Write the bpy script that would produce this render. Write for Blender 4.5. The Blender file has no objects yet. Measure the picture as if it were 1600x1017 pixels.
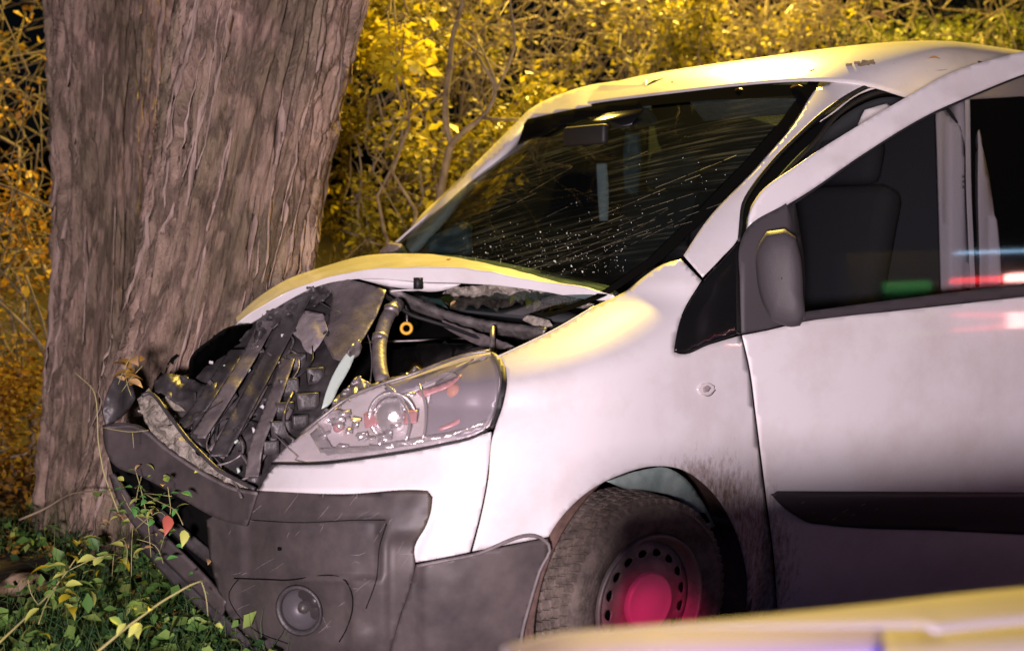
import bpy, math, random
import numpy as np
from mathutils import Matrix, Vector
from mathutils.geometry import delaunay_2d_cdt
random.seed(7)
RNG = np.random.default_rng(7)
sc = bpy.context.scene
COL = sc.collection

# ------------------------------------------------------------------ camera
CP = np.array([2.176243, 3.017961, 1.343046])
RM = np.array([[-0.783595, 0.621149, 0.012343], [-0.042932, -0.073957, 0.996337], [0.619786, 0.780195, 0.084619]])
F = 1750.67                      # focal length in pixels of a 1600 px wide picture
cam = bpy.data.cameras.new('camera'); camo = bpy.data.objects.new('camera', cam); COL.objects.link(camo)
mw = Matrix(RM.T.tolist()).to_4x4(); mw.translation = Vector(CP); camo.matrix_world = mw
cam.sensor_width = 36; cam.lens = 36 * F / 1600; cam.clip_start = .02; cam.clip_end = 300
cam.dof.use_dof = True; cam.dof.focus_distance = 3.3; cam.dof.aperture_fstop = 2.2
sc.camera = camo
# ------------------------------------------------------------------ night sky and lamps
W = bpy.data.worlds.new('World'); sc.world = W; W.use_nodes = True
nt = W.node_tree; sky = nt.nodes.new('ShaderNodeTexSky'); sky.sky_type = 'NISHITA'; sky.sun_disc = False
SUN_EL, SUN_ROT = math.radians(24), math.radians(-38)
sky.sun_elevation = SUN_EL; sky.sun_rotation = SUN_ROT
nt.links.new(sky.outputs[0], nt.nodes['Background'].inputs[0]); nt.nodes['Background'].inputs[1].default_value = .0006
sc.view_settings.view_transform = 'Standard'; sc.view_settings.look = 'None'
sc.view_settings.exposure = 0; sc.view_settings.gamma = 1; sc.view_settings.use_curve_mapping = False

sc.cycles.caustics_reflective = False; sc.cycles.caustics_refractive = False

def at(px, py, d):               # point at forward distance d on the line of sight of a photo pixel
    px = np.asarray(px, float); py = np.asarray(py, float); d = np.asarray(d, float)
    v = np.stack([(px - 800) / F, -(py - 508.5) / F, -np.ones_like(px)], -1) @ RM
    return CP + v * d[..., None]
def lamp(name, kind, loc, tgt, power, color, size=.1, cone=60, blend=.5):
    l = bpy.data.lights.new(name, kind); l.energy = power; l.color = color
    if kind == 'SPOT': l.spot_size = math.radians(cone); l.spot_blend = blend; l.shadow_soft_size = size
    if kind == 'POINT': l.shadow_soft_size = size
    o = bpy.data.objects.new(name, l); COL.objects.link(o); o.location = loc
    o.rotation_euler = (Vector(tgt) - Vector(loc)).to_track_quat('-Z', 'Y').to_euler(); return o
right, up, fwd = RM[0], RM[1], -RM[2]
KEY = CP - right * .25 + np.array([0, 0, -.185]) - fwd * .9
lamp('headlight_beam', 'SPOT', KEY, at(1040, 440, 3.4), 990, (1.0, .82, .88), .12, 104, .9)
lamp('street_lamp_light', 'SPOT', (-3.6, -2.65, 5.3), (-1.2, -2.4, .5), 4500, (1.0, .68, .12), .2, 160, .4)
lamp('tail_light_glow', 'SPOT', at(1120, 930, 1.9), at(1026, 990, 2.85), 56, (1.0, .02, .17), .04, 19, 1)
lamp('blue_flasher', 'SPOT', at(1180, 700, .75), at(1180, 1030, 1.02), 9, (.25, .2, 1.0), .05, 90, 1)
sun = bpy.data.lights.new('moon', 'SUN'); sun.energy = .02; sun.angle = math.radians(.5); sun.color = (.8, .85, 1)
so = bpy.data.objects.new('moon', sun); COL.objects.link(so)
so.rotation_euler = (math.pi / 2 - SUN_EL, 0, math.pi + SUN_ROT)

# ------------------------------------------------------------------ body shell of the van, as one function
ZF=[-.2,.15,.3,.5,.62,.75,.85,.95,1.0,1.08,1.15,1.3,1.5,1.7,1.82,1.88,1.94,2.0,2.05,2.09,2.12]
XF=[.8,.88,.93,.95,.93,.86,.80,.70,.55,.25,0.02,-.17,-.43,-.71,-.89,-.97,-1.08,-1.26,-1.55,-2.1,-4]
ZW=[-.2,.15,.3,.5,.8,1.0,1.1,1.2,1.5,1.8,1.92,2.02,2.08,2.12]
YW=[.8,.86,.92,.94,.945,.93,.91,.90,.87,.85,.84,.79,.62,.05]
_z = np.linspace(-.5, 2.4, 1161)
def _sm(a, b, w):
    v = np.interp(_z, a, b); k = np.exp(-.5 * (np.arange(-40, 41) * .0025 / w) ** 2); k /= k.sum()
    return np.convolve(np.pad(v, 40, 'edge'), k, 'valid')
_xf = _sm(ZF, XF, .022); _yw = _sm(ZW, YW, .03)
def prof(z):
    k = np.clip((z - .9) / .3, 0, 1)
    return np.interp(z, _z, _xf), np.interp(z, _z, _yw), .75 * (1 - k) + .5 * k, 2.6 * (1 - k) + 4 * k
def unshear(x, z): return z - .03 * np.maximum(0, -1 - x) * np.clip((z - 1.2) / .6, 0, 1)
def shell(P):
    x, y, z = P[..., 0], np.abs(P[..., 1]), P[..., 2]; z = unshear(x, z)
    xf, yw, L, n = prof(z); u = np.maximum(x - (xf - L), 0) / L
    return (u ** n + (y / yw) ** n) ** (1 / n) - 1 + np.where(z > 2.12, 1, 0)
DOOR_A = math.radians(14)
def dshell(P, hx=-.36, hy=.93):
    c, s = math.cos(DOOR_A), math.sin(DOOR_A); x = P[..., 0] - hx; y = P[..., 1] - hy
    return shell(np.stack([c * x - s * y + hx, s * x + c * y + hy, P[..., 2]], -1))
def depth_on(fn):
    def g(px, py):
        px = np.asarray(px, float).ravel(); py = np.asarray(py, float).ravel(); out = np.empty(len(px))
        for a in range(0, len(px), 1500):
            x = px[a:a + 1500]; y = py[a:a + 1500]
            v = np.stack([(x - 800) / F, -(y - 508.5) / F, -np.ones_like(x)], -1) @ RM
            t = np.linspace(1.5, 6.5, 420); f = fn(CP + v[:, None, :] * t[:, None]); neg = f < 0
            i = np.where(neg.any(1), neg.argmax(1), 1); i = np.maximum(i, 1); lo = t[i - 1].copy(); hi = t[i].copy()
            for _ in range(28):
                m = (lo + hi) / 2; q = fn(CP + v * m[:, None]) < 0
                hi = np.where(q, m, hi); lo = np.where(q, lo, m)
            out[a:a + 1500] = np.where(neg.any(1), hi, t[f.argmin(1)])
        return out
    return g
dS = depth_on(shell); dD = depth_on(dshell)
def rbf(ctrl):                   # smooth distance field through control points (px, py, d)
    c = np.array(ctrl, float); P = c[:, :2] / 100; n = len(c)
    A = np.zeros((n + 3, n + 3)); A[:n, :n] = np.linalg.norm(P[:, None] - P[None], axis=-1); A[:n, n] = 1; A[:n, n + 1:] = P
    A[n, :n] = 1; A[n + 1:, :n] = P.T; A[:n, :n] -= np.eye(n) * 1e-3
    w = np.linalg.lstsq(A, np.concatenate([c[:, 2], np.zeros(3)]), rcond=None)[0]
    def g(px, py):
        q = np.stack([np.ravel(px), np.ravel(py)], -1).astype(float) / 100
        return np.linalg.norm(q[:, None] - P[None], axis=-1) @ w[:n] + w[n] + q @ w[n + 1:]
    return g
def off(fn, d): return lambda px, py: fn(px, py) + d
# ---- value noise
def vn(P, seed=0):
    P = np.asarray(P, float); i = np.floor(P).astype(np.int64); f = P - i; f = f * f * (3 - 2 * f); D = P.shape[-1]; out = 0
    for c in range(2 ** D):
        h = np.full(P.shape[:-1], seed * 7919 + 13, np.int64); w = 1.0
        for k in range(D):
            b = (c >> k) & 1; h = (h ^ ((i[..., k] + b) * (73856093, 19349663, 83492791)[k])) * 1103515245 & 0x7fffffff
            w = w * (f[..., k] if b else 1 - f[..., k])
        h = (h ^ (h >> 13)) * 1274126177 & 0x7fffffff
        out = out + w * ((h >> 7) % 65536 / 65535.0)
    return out * 2 - 1
def fbm(P, o=4, seed=0):
    r = 0; a = .5; P = np.asarray(P, float)
    for k in range(o): r = r + a * vn(P, seed + k); P = P * 2.03; a *= .5
    return r

# ------------------------------------------------------------------ materials
def mat(name, col, rough=.5, metal=0, coat=0, bump=0, bscale=60, var=0, vscale=8, col2=None, spec=.5, stretch=None, detail=6, thr=None, trans=None):
    m = bpy.data.materials.new(name); m.use_nodes = True; n = m.node_tree; b = n.nodes['Principled BSDF']
    b.inputs['Base Color'].default_value = (*col, 1); b.inputs['Roughness'].default_value = rough
    b.inputs['Metallic'].default_value = metal; b.inputs['Coat Weight'].default_value = coat; b.inputs['Coat Roughness'].default_value = .06
    b.inputs['Specular IOR Level'].default_value = spec
    tc = n.nodes.new('ShaderNodeTexCoord'); src = tc.outputs['Object']
    if stretch:
        mp = n.nodes.new('ShaderNodeMapping'); mp.inputs['Scale'].default_value = stretch; n.links.new(src, mp.inputs[0]); src = mp.outputs[0]
    if col2 is not None:
        t = n.nodes.new('ShaderNodeTexNoise'); t.inputs['Scale'].default_value = vscale; t.inputs['Detail'].default_value = detail; t.inputs['Roughness'].default_value = .65
        n.links.new(src, t.inputs[0]); r = n.nodes.new('ShaderNodeValToRGB'); lo, hi = thr or (.35, .65)
        r.color_ramp.elements[0].position = lo; r.color_ramp.elements[1].position = hi
        r.color_ramp.elements[0].color = (*col, 1); r.color_ramp.elements[1].color = (*col2, 1)
        n.links.new(t.outputs[0], r.inputs[0]); n.links.new(r.outputs[0], b.inputs['Base Color'])
        rr = n.nodes.new('ShaderNodeMapRange'); rr.inputs[3].default_value = rough * .8; rr.inputs[4].default_value = min(1, rough * 1.25)
        n.links.new(t.outputs[0], rr.inputs[0]); n.links.new(rr.outputs[0], b.inputs['Roughness'])
    if bump:
        t = n.nodes.new('ShaderNodeTexNoise'); t.inputs['Scale'].default_value = bscale; t.inputs['Detail'].default_value = 5
        n.links.new(src, t.inputs[0]); bu = n.nodes.new('ShaderNodeBump'); bu.inputs['Strength'].default_value = bump; bu.inputs['Distance'].default_value = .01
        n.links.new(t.outputs[0], bu.inputs['Height']); n.links.new(bu.outputs[0], b.inputs['Normal'])
    return m
def leafmat(name, c1, c2, c3, tr=.35):
    m = bpy.data.materials.new(name); m.use_nodes = True; n = m.node_tree; b = n.nodes['Principled BSDF']; o = n.nodes['Material Output']
    g = n.nodes.new('ShaderNodeNewGeometry'); r = n.nodes.new('ShaderNodeValToRGB')
    r.color_ramp.elements[0].color = (*c1, 1); r.color_ramp.elements[1].color = (*c3, 1); e = r.color_ramp.elements.new(.5); e.color = (*c2, 1)
    n.links.new(g.outputs['Random Per Island'], r.inputs[0]); n.links.new(r.outputs[0], b.inputs['Base Color']); b.inputs['Roughness'].default_value = .5
    t = n.nodes.new('ShaderNodeBsdfTranslucent'); n.links.new(r.outputs[0], t.inputs[0]); mx = n.nodes.new('ShaderNodeMixShader'); mx.inputs[0].default_value = tr
    n.links.new(b.outputs[0], mx.inputs[1]); n.links.new(t.outputs[0], mx.inputs[2]); n.links.new(mx.outputs[0], o.inputs[0]); return m
def glassmat(name, tint, rough=.02, haze=0, refl=1):
    m = bpy.data.materials.new(name); m.use_nodes = True; n = m.node_tree; n.nodes.remove(n.nodes['Principled BSDF']); o = n.nodes['Material Output']
    t = n.nodes.new('ShaderNodeBsdfTransparent'); t.inputs[0].default_value = (*tint, 1)
    g = n.nodes.new('ShaderNodeBsdfGlossy'); g.inputs['Roughness'].default_value = rough; g.inputs[0].default_value = (1, 1, 1, 1)
    lw = n.nodes.new('ShaderNodeLayerWeight'); lw.inputs[0].default_value = .5; pw = n.nodes.new('ShaderNodeMath'); pw.operation = 'POWER'; pw.inputs[1].default_value = 5; n.links.new(lw.outputs['Facing'], pw.inputs[0]); f = n.nodes.new('ShaderNodeMapRange'); f.inputs[3].default_value = .045; n.links.new(pw.outputs[0], f.inputs[0]); mx = n.nodes.new('ShaderNodeMixShader')
    fm = n.nodes.new('ShaderNodeMath'); fm.operation = 'MULTIPLY'; fm.inputs[1].default_value = refl; n.links.new(f.outputs[0], fm.inputs[0]); n.links.new(fm.outputs[0], mx.inputs[0]); n.links.new(t.outputs[0], mx.inputs[1]); n.links.new(g.outputs[0], mx.inputs[2]); n.links.new(mx.outputs[0], o.inputs[0])
    if haze:
        d = n.nodes.new('ShaderNodeBsdfDiffuse'); d.inputs[0].default_value = (.75, .70, .72, 1); m2 = n.nodes.new('ShaderNodeMixShader'); m2.inputs[0].default_value = haze
        n.links.new(mx.outputs[0], m2.inputs[1]); n.links.new(d.outputs[0], m2.inputs[2]); n.links.new(m2.outputs[0], o.inputs[0])
    return m
def emit(name, col, s):
    m = bpy.data.materials.new(name); m.use_nodes = True; b = m.node_tree.nodes['Principled BSDF']
    b.inputs['Base Color'].default_value = (*col, 1); b.inputs['Emission Color'].default_value = (*col, 1); b.inputs['Emission Strength'].default_value = s; return m
def muddy_paint():
    m = mat('white_paint', (.72, .70, .72), .36, coat=.35); n = m.node_tree; b = n.nodes['Principled BSDF']
    tc = n.nodes.new('ShaderNodeTexCoord')
    d = n.nodes.new('ShaderNodeVectorMath'); d.operation = 'DISTANCE'; d.inputs[1].default_value = (-.13, .93, .28); n.links.new(tc.outputs['Object'], d.inputs[0])
    mr = n.nodes.new('ShaderNodeMapRange'); mr.inputs[1].default_value = .36; mr.inputs[2].default_value = .56; mr.inputs[3].default_value = .20; mr.inputs[4].default_value = -.26
    n.links.new(d.outputs['Value'], mr.inputs[0])
    mp = n.nodes.new('ShaderNodeMapping'); mp.inputs['Scale'].default_value = (2.5, 2.5, 1); n.links.new(tc.outputs['Object'], mp.inputs[0])
    t = n.nodes.new('ShaderNodeTexNoise'); t.inputs['Scale'].default_value = 26; t.inputs['Detail'].default_value = 9; t.inputs['Roughness'].default_value = .75; n.links.new(mp.outputs[0], t.inputs[0])
    a = n.nodes.new('ShaderNodeMath'); n.links.new(t.outputs[0], a.inputs[0]); n.links.new(mr.outputs[0], a.inputs[1])
    r = n.nodes.new('ShaderNodeValToRGB'); r.color_ramp.elements[0].position = .5; r.color_ramp.elements[1].position = .82
    r.color_ramp.elements[0].color = (.72, .70, .72, 1); r.color_ramp.elements[1].color = (.20, .13, .09, 1); n.links.new(a.outputs[0], r.inputs[0])
    # faint film of road dirt all over
    t2 = n.nodes.new('ShaderNodeTexNoise'); t2.inputs['Scale'].default_value = 3.2; t2.inputs['Detail'].default_value = 8; t2.inputs['Roughness'].default_value = .7; n.links.new(tc.outputs['Object'], t2.inputs[0])
    r2 = n.nodes.new('ShaderNodeValToRGB'); r2.color_ramp.elements[0].position = .45; r2.color_ramp.elements[1].position = .8
    r2.color_ramp.elements[0].color = (1, 1, 1, 1); r2.color_ramp.elements[1].color = (.80, .76, .72, 1); n.links.new(t2.outputs[0], r2.inputs[0])
    mu = n.nodes.new('ShaderNodeMix'); mu.data_type = 'RGBA'; mu.blend_type = 'MULTIPLY'; mu.inputs[0].default_value = 1
    n.links.new(r.outputs[0], mu.inputs[6]); n.links.new(r2.outputs[0], mu.inputs[7]); n.links.new(mu.outputs[2], b.inputs['Base Color'])
    r3 = n.nodes.new('ShaderNodeMapRange'); r3.inputs[1].default_value = .5; r3.inputs[2].default_value = .8; r3.inputs[3].default_value = .34; r3.inputs[4].default_value = .9
    n.links.new(a.outputs[0], r3.inputs[0]); n.links.new(r3.outputs[0], b.inputs['Roughness']); return m
M = {}
M['paint'] = muddy_paint()
M['plastic'] = mat('dusty_black_plastic', (.038, .033, .035), .5, col2=(.115, .094, .092), vscale=7, thr=(.3, .8), bump=.08, bscale=600, detail=14)
M['plastic2'] = mat('dark_plastic', (.03, .028, .03), .45, col2=(.075, .068, .07), vscale=9, bump=.15, bscale=120)
M['plastic3'] = mat('scuffed_plastic', (.10, .085, .09), .5, col2=(.19, .165, .165), vscale=14, bump=.2, bscale=60)
M['trim'] = mat('trim_plastic', (.05, .045, .05), .5, bump=.1, bscale=300)
M['mirror'] = mat('mirror_plastic', (.055, .050, .055), .6, bump=.15, bscale=300)
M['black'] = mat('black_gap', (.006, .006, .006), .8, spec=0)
M['rubber'] = mat('black_rubber', (.012, .012, .013), .6)
M['gloss'] = mat('gloss_black', (.008, .008, .009), .12)
M['tyre'] = mat('dusty_tyre', (.06, .048, .040), .85, col2=(.25, .20, .17), vscale=22, thr=(.3, .75), bump=.5, bscale=120)
M['steel'] = mat('steel_rim', (.20, .17, .16), .5, .3, col2=(.33, .28, .26), vscale=18, bump=.1)
M['cap'] = mat('hub_cap_plastic', (.45, .40, .40), .4, bump=.05)
M['mint'] = mat('inner_wing_paint', (.20, .27, .25), .5, col2=(.34, .42, .39), vscale=12)
M['liner'] = mat('wheel_arch_liner', (.055, .03, .024), .8, col2=(.12, .07, .055), vscale=30, bump=.6, bscale=50)
M['alu'] = mat('grimy_metal', (.14, .125, .125), .42, .5, col2=(.34, .31, .31), vscale=16, bump=.3, bscale=40)
M['foam'] = mat('chewed_foam', (.17, .15, .125), .9, col2=(.40, .36, .31), vscale=38, bump=1, bscale=70)
M['yellowp'] = mat('yellow_plastic', (.75, .42, .03), .4)
M['grey'] = mat('grey_cloth', (.24, .21, .215), .85, col2=(.33, .29, .30), vscale=30, bump=.3)
M['curtain'] = mat('pale_cloth', (.62, .60, .62), .9, bump=.2, bscale=80)
M['seat'] = mat('seat_cloth', (.045, .05, .055), .9, bump=.3, bscale=200)
M['teal'] = mat('bluish_plastic', (.05, .09, .11), .5)
M['chrome'] = mat('chrome', (.80, .77, .77), .28, .75, bump=.25, bscale=60)
M['reflector'] = mat('lamp_inside', (.74, .70, .70), .4, .2, bump=.2, bscale=30)
M['smoke'] = mat('lamp_housing_inside', (.27, .25, .28), .4, .2)
M['amber'] = mat('amber_plastic', (.58, .28, .20), .3)
M['redglint'] = mat('red_glint', (.58, .26, .26), .3)  # red glow mirrored inside the headlight, put in as colour
M['blade'] = mat('pale_green_metal', (.50, .60, .55), .45)
M['glass'] = glassmat('windscreen_glass', (.30, .38, .38), refl=.45)
M['sideglass'] = glassmat('side_glass', (.52, .52, .55), .05)
M['foglens'] = glassmat('fog_lamp_lens', (.55, .55, .55), .08, haze=.02)
M['lens'] = glassmat('headlight_lens', (.90, .88, .90), .05, haze=.10)
M['scratch'] = glassmat('scratch_white', (.8, .85, .85), .3, haze=.13)
M['chip'] = mat('glass_crumbs', (.8, .84, .82), .3)
M['bark'] = None
M['leafY'] = leafmat('yellow_leaves', (.08, .075, .010), (.30, .25, .018), (.56, .45, .025))
M['leafO'] = leafmat('orange_leaves', (.20, .10, .015), (.44, .22, .02), (.58, .40, .04))
M['leafG'] = leafmat('green_leaves', (.05, .07, .012), (.13, .14, .02), (.26, .25, .03))
M['leafB'] = leafmat('bright_leaves', (.50, .44, .03), (.62, .52, .03), (.75, .58, .03))
M['weed'] = leafmat('weed_leaves', (.10, .24, .05), (.22, .40, .09), (.45, .52, .14))
M['grass'] = leafmat('grass_blades', (.03, .09, .03), (.07, .17, .05), (.16, .22, .06))
M['litter'] = leafmat('dead_leaves', (.16, .08, .02), (.30, .17, .04), (.42, .28, .05), .1)
M['twig'] = mat('twig_bark', (.09, .065, .04), .8, col2=(.30, .24, .15), vscale=9)
M['bark2'] = mat('loose_bark', (.24, .18, .15), .95, spec=.1, col2=(.46, .35, .30), vscale=6, stretch=(6, 6, .6), bump=.5, bscale=30)
M['stem'] = mat('weed_stem', (.35, .33, .14), .6)
M['soil'] = mat('dark_soil', (.025, .018, .010), .95, col2=(.06, .045, .022), vscale=6, bump=1, bscale=18)
M['road'] = mat('asphalt', (.045, .045, .048), .9, bump=.5, bscale=200)
M['stone'] = mat('tan_stone', (.30, .20, .12), .8, col2=(.45, .33, .22), vscale=14, bump=.3, bscale=40)
M['cream'] = mat('patrol_car_paint', (.21, .19, .20), .6, spec=.3)
M['violet'] = mat('blue_stripe', (.13, .10, .85), .4)

def barkmat():
    m = bpy.data.materials.new('shaggy_bark'); m.use_nodes = True; n = m.node_tree; b = n.nodes['Principled BSDF']; b.inputs['Roughness'].default_value = .85
    b.inputs['Specular IOR Level'].default_value = .2
    tc = n.nodes.new('ShaderNodeUVMap'); mp = n.nodes.new('ShaderNodeMapping'); mp.inputs['Scale'].default_value = (26, 3.0, 1); n.links.new(tc.outputs[0], mp.inputs[0])
    def noise(sx, sy, sc_, det=8):
        q = n.nodes.new('ShaderNodeMapping'); q.inputs['Scale'].default_value = (sx, sy, 1); n.links.new(tc.outputs[0], q.inputs[0])
        t = n.nodes.new('ShaderNodeTexNoise'); t.inputs['Scale'].default_value = sc_; t.inputs['Detail'].default_value = det; t.inputs['Roughness'].default_value = .68; t.inputs['Distortion'].default_value = .6
        n.links.new(q.outputs[0], t.inputs[0]); return t
    t1 = noise(7, 1.5, 3.2); t2 = noise(2, .8, 2.0, 4); t3 = noise(34, 3.2, 4); t4 = noise(60, 9, 12, 6)
    vm = n.nodes.new('ShaderNodeMapping'); vm.inputs['Scale'].default_value = (30, 4.2, 1); n.links.new(tc.outputs[0], vm.inputs[0])
    vx = n.nodes.new('ShaderNodeMixRGB'); vx.blend_type = 'LINEAR_LIGHT'; vx.inputs[0].default_value = .55; n.links.new(vm.outputs[0], vx.inputs[1]); n.links.new(t1.outputs['Color'], vx.inputs[2])
    vo = n.nodes.new('ShaderNodeTexVoronoi'); vo.feature = 'DISTANCE_TO_EDGE'; vo.inputs['Scale'].default_value = 1.0; n.links.new(vx.outputs[0], vo.inputs[0])
    ck = n.nodes.new('ShaderNodeMapRange'); ck.interpolation_type = 'SMOOTHSTEP'; ck.inputs[2].default_value = .16; n.links.new(vo.outputs['Distance'], ck.inputs[0])
    r = n.nodes.new('ShaderNodeValToRGB'); r.color_ramp.elements[0].position = .30; r.color_ramp.elements[1].position = .72
    r.color_ramp.elements[0].color = (.17, .12, .095, 1); r.color_ramp.elements[1].color = (.80, .62, .53, 1); e = r.color_ramp.elements.new(.5); e.color = (.54, .41, .345, 1)
    r2 = n.nodes.new('ShaderNodeValToRGB'); r2.color_ramp.elements[0].color = (.62, .64, .54, 1); r2.color_ramp.elements[1].color = (1.0, .93, .91, 1); r2.color_ramp.elements[0].position = .4; r2.color_ramp.elements[1].position = .6
    n.links.new(t2.outputs[0], r2.inputs[0])
    mu = n.nodes.new('ShaderNodeMix'); mu.data_type = 'RGBA'; mu.blend_type = 'MULTIPLY'; mu.inputs[0].default_value = 1; n.links.new(r.outputs[0], mu.inputs[6]); n.links.new(r2.outputs[0], mu.inputs[7])
    cr_ = n.nodes.new('ShaderNodeMapRange'); cr_.inputs[3].default_value = .58; n.links.new(ck.outputs[0], cr_.inputs[0])
    m3 = n.nodes.new('ShaderNodeMix'); m3.data_type = 'RGBA'; m3.blend_type = 'MULTIPLY'; m3.inputs[0].default_value = 1; n.links.new(mu.outputs[2], m3.inputs[6]); n.links.new(cr_.outputs[0], m3.inputs[7])
    n.links.new(m3.outputs[2], b.inputs['Base Color'])
    ad = n.nodes.new('ShaderNodeMath'); n.links.new(t1.outputs[0], ad.inputs[0]); a0 = n.nodes.new('ShaderNodeMath'); n.links.new(t3.outputs[0], a0.inputs[0]); n.links.new(t4.outputs[0], a0.inputs[1]); n.links.new(a0.outputs[0], ad.inputs[1])
    rf = n.nodes.new('ShaderNodeMath'); rf.operation = 'MULTIPLY_ADD'; rf.inputs[1].default_value = .5; n.links.new(t1.outputs[0], rf.inputs[0]); hf = n.nodes.new('ShaderNodeMath'); hf.operation = 'MULTIPLY'; hf.inputs[1].default_value = .5; n.links.new(t3.outputs[0], hf.inputs[0]); n.links.new(hf.outputs[0], rf.inputs[2]); n.links.new(rf.outputs[0], r.inputs[0])
    bu = n.nodes.new('ShaderNodeBump'); bu.inputs['Strength'].default_value = .9; bu.inputs['Distance'].default_value = .018; a5 = n.nodes.new('ShaderNodeMath'); a5.operation = 'MULTIPLY_ADD'; a5.inputs[1].default_value = .8; n.links.new(ck.outputs[0], a5.inputs[0]); n.links.new(ad.outputs[0], a5.inputs[2]); n.links.new(a5.outputs[0], bu.inputs['Height']); n.links.new(bu.outputs[0], b.inputs['Normal'])
    return m
M['bark'] = barkmat()

# ------------------------------------------------------------------ mesh helpers
def link(name, me, m, parent=None, smooth=True):
    o = bpy.data.objects.new(name, me); COL.objects.link(o); o.parent = parent
    if parent is not None and parent.type == 'EMPTY': o.matrix_parent_inverse = Matrix.Translation(-Vector(parent.location))
    if m is not None and not me.materials: me.materials.append(m)
    if smooth: me.polygons.foreach_set('use_smooth', [True] * len(me.polygons))
    return o
def obj(name, V, Fc, m, parent=None, smooth=True, thick=0, uv=None, bev=0, off_=-1):
    me = bpy.data.meshes.new(name); me.from_pydata([tuple(map(float, v)) for v in V], [], [tuple(int(i) for i in f) for f in Fc]); me.update()
    o = link(name, me, m, parent, smooth)
    if thick: s = o.modifiers.new('solid', 'SOLIDIFY'); s.thickness = thick; s.offset = off_
    if bev: s = o.modifiers.new('bevel', 'BEVEL'); s.width = bev; s.segments = 2; s.limit_method = 'ANGLE'
    return o
def fast(name, V, tris, m, parent=None, smooth=False):
    V = np.asarray(V, np.float32); T = np.asarray(tris, np.int32); k = T.shape[1]; me = bpy.data.meshes.new(name)
    me.vertices.add(len(V)); me.vertices.foreach_set('co', V.ravel()); me.loops.add(T.size); me.loops.foreach_set('vertex_index', T.ravel())
    me.polygons.add(len(T)); me.polygons.foreach_set('loop_start', np.arange(0, T.size, k, dtype=np.int32)); me.update(calc_edges=True)
    return link(name, me, m, parent, smooth)
def tag(o, label, cat, group=None, kind=None):
    if label: o['label'] = label
    if cat: o['category'] = cat
    if group: o['group'] = group
    if kind: o['kind'] = kind
    return o
def thing(name, label, cat, loc=(0, 0, 0), group=None):
    o = bpy.data.objects.new(name, None); COL.objects.link(o); o.location = loc; o.empty_display_size = .1; return tag(o, label, cat, group)
class Root0: pass
def curve(pts, step=8, closed=True, ang=40):
    P = np.array(pts, float); n = len(P); out = []
    T0 = []; T1 = []
    for i in range(n):
        a, b, c = P[i - 1], P[i], P[(i + 1) % n]; u = b - a; v = c - b; lu = np.linalg.norm(u) + 1e-9; lv = np.linalg.norm(v) + 1e-9; u = u / lu; v = v / lv
        if not closed and i == 0: u = v
        if not closed and i == n - 1: v = u
        if math.degrees(math.acos(np.clip(u @ v, -1, 1))) > ang: T0.append(u); T1.append(v)
        else:
            t = (u * lv + v * lu); t = t / (np.linalg.norm(t) + 1e-9); T0.append(t); T1.append(t)
    for i in range(n if closed else n - 1):
        a, b = P[i], P[(i + 1) % n]; L = np.linalg.norm(b - a); k = max(1, int(round(L / step))); s = np.arange(k) / k; s = s[:, None]
        t0 = T1[i] * L; t1 = T0[(i + 1) % n] * L
        out.append((2 * s ** 3 - 3 * s ** 2 + 1) * a + (s ** 3 - 2 * s ** 2 + s) * t0 + (-2 * s ** 3 + 3 * s ** 2) * b + (s ** 3 - s ** 2) * t1)
    if not closed: out.append(P[-1:])
    return np.concatenate(out)
def inside(q, poly):
    x, y = q[:, 0], q[:, 1]; r = np.zeros(len(q), bool); n = len(poly)
    for i in range(n):
        x0, y0 = poly[i]; x1, y1 = poly[(i + 1) % n]
        if y0 == y1: continue
        c = ((y0 > y) != (y1 > y)) & (x < (x1 - x0) * (y - y0) / (y1 - y0) + x0); r ^= c
    return r
def tri2d(loops, sp):
    B = np.concatenate(loops); edges = []; k = 0
    for l in loops:
        n = len(l); edges += [(k + i, k + (i + 1) % n) for i in range(n)]; k += n
    lo = B.min(0); hi = B.max(0); gx, gy = np.meshgrid(np.arange(lo[0] + sp * .5, hi[0], sp), np.arange(lo[1] + sp * .5, hi[1], sp)); G = np.stack([gx.ravel(), gy.ravel()], 1)
    ins = inside(G, loops[0])
    for l in loops[1:]: ins &= ~inside(G, l)
    G = G[ins]
    if len(G):
        keep = np.ones(len(G), bool)
        for a in range(0, len(G), 2000): keep[a:a + 2000] = np.linalg.norm(G[a:a + 2000, None] - B[None], axis=-1).min(1) > sp * .5
        G = G[keep]
    V = np.concatenate([B, G]) if len(G) else B
    r = delaunay_2d_cdt([Vector(v) for v in V], edges, [], 1 if len(loops) == 1 else 0, 1e-6)
    v2 = np.array([tuple(v) for v in r[0]]); T = np.array([f for f in r[2] if len(f) == 3])
    c = v2[T].mean(1); ok = inside(c, loops[0])
    for l in loops[1:]: ok &= ~inside(c, l)
    return v2, T[ok]
def patch(name, outline, dfn, m, parent=None, sp=9, thick=.003, relief=None, holes=(), smooth=True, step=None, ang=40, noise=0, nscale=30, seed=0):
    loops = [curve(outline, step or sp, ang=ang)] + [curve(h, step or sp, ang=ang) for h in holes]
    v2, T = tri2d(loops, sp); d = dfn(v2[:, 0], v2[:, 1])
    if relief is not None: d = d + relief(v2[:, 0], v2[:, 1])
    if noise: d = d + noise * fbm(v2 / nscale, 3, seed)
    P = at(v2[:, 0], v2[:, 1], d)
    n = np.cross(P[T[:, 1]] - P[T[:, 0]], P[T[:, 2]] - P[T[:, 0]]); fl = (n * (P[T[:, 0]] - CP)).sum(1) > 0
    T[fl] = T[fl][:, ::-1]
    return obj(name, P, T, m, parent, smooth, thick)
def sst(x, a, b): t = np.clip((x - a) / (b - a), 0, 1); return t * t * (3 - 2 * t)
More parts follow.
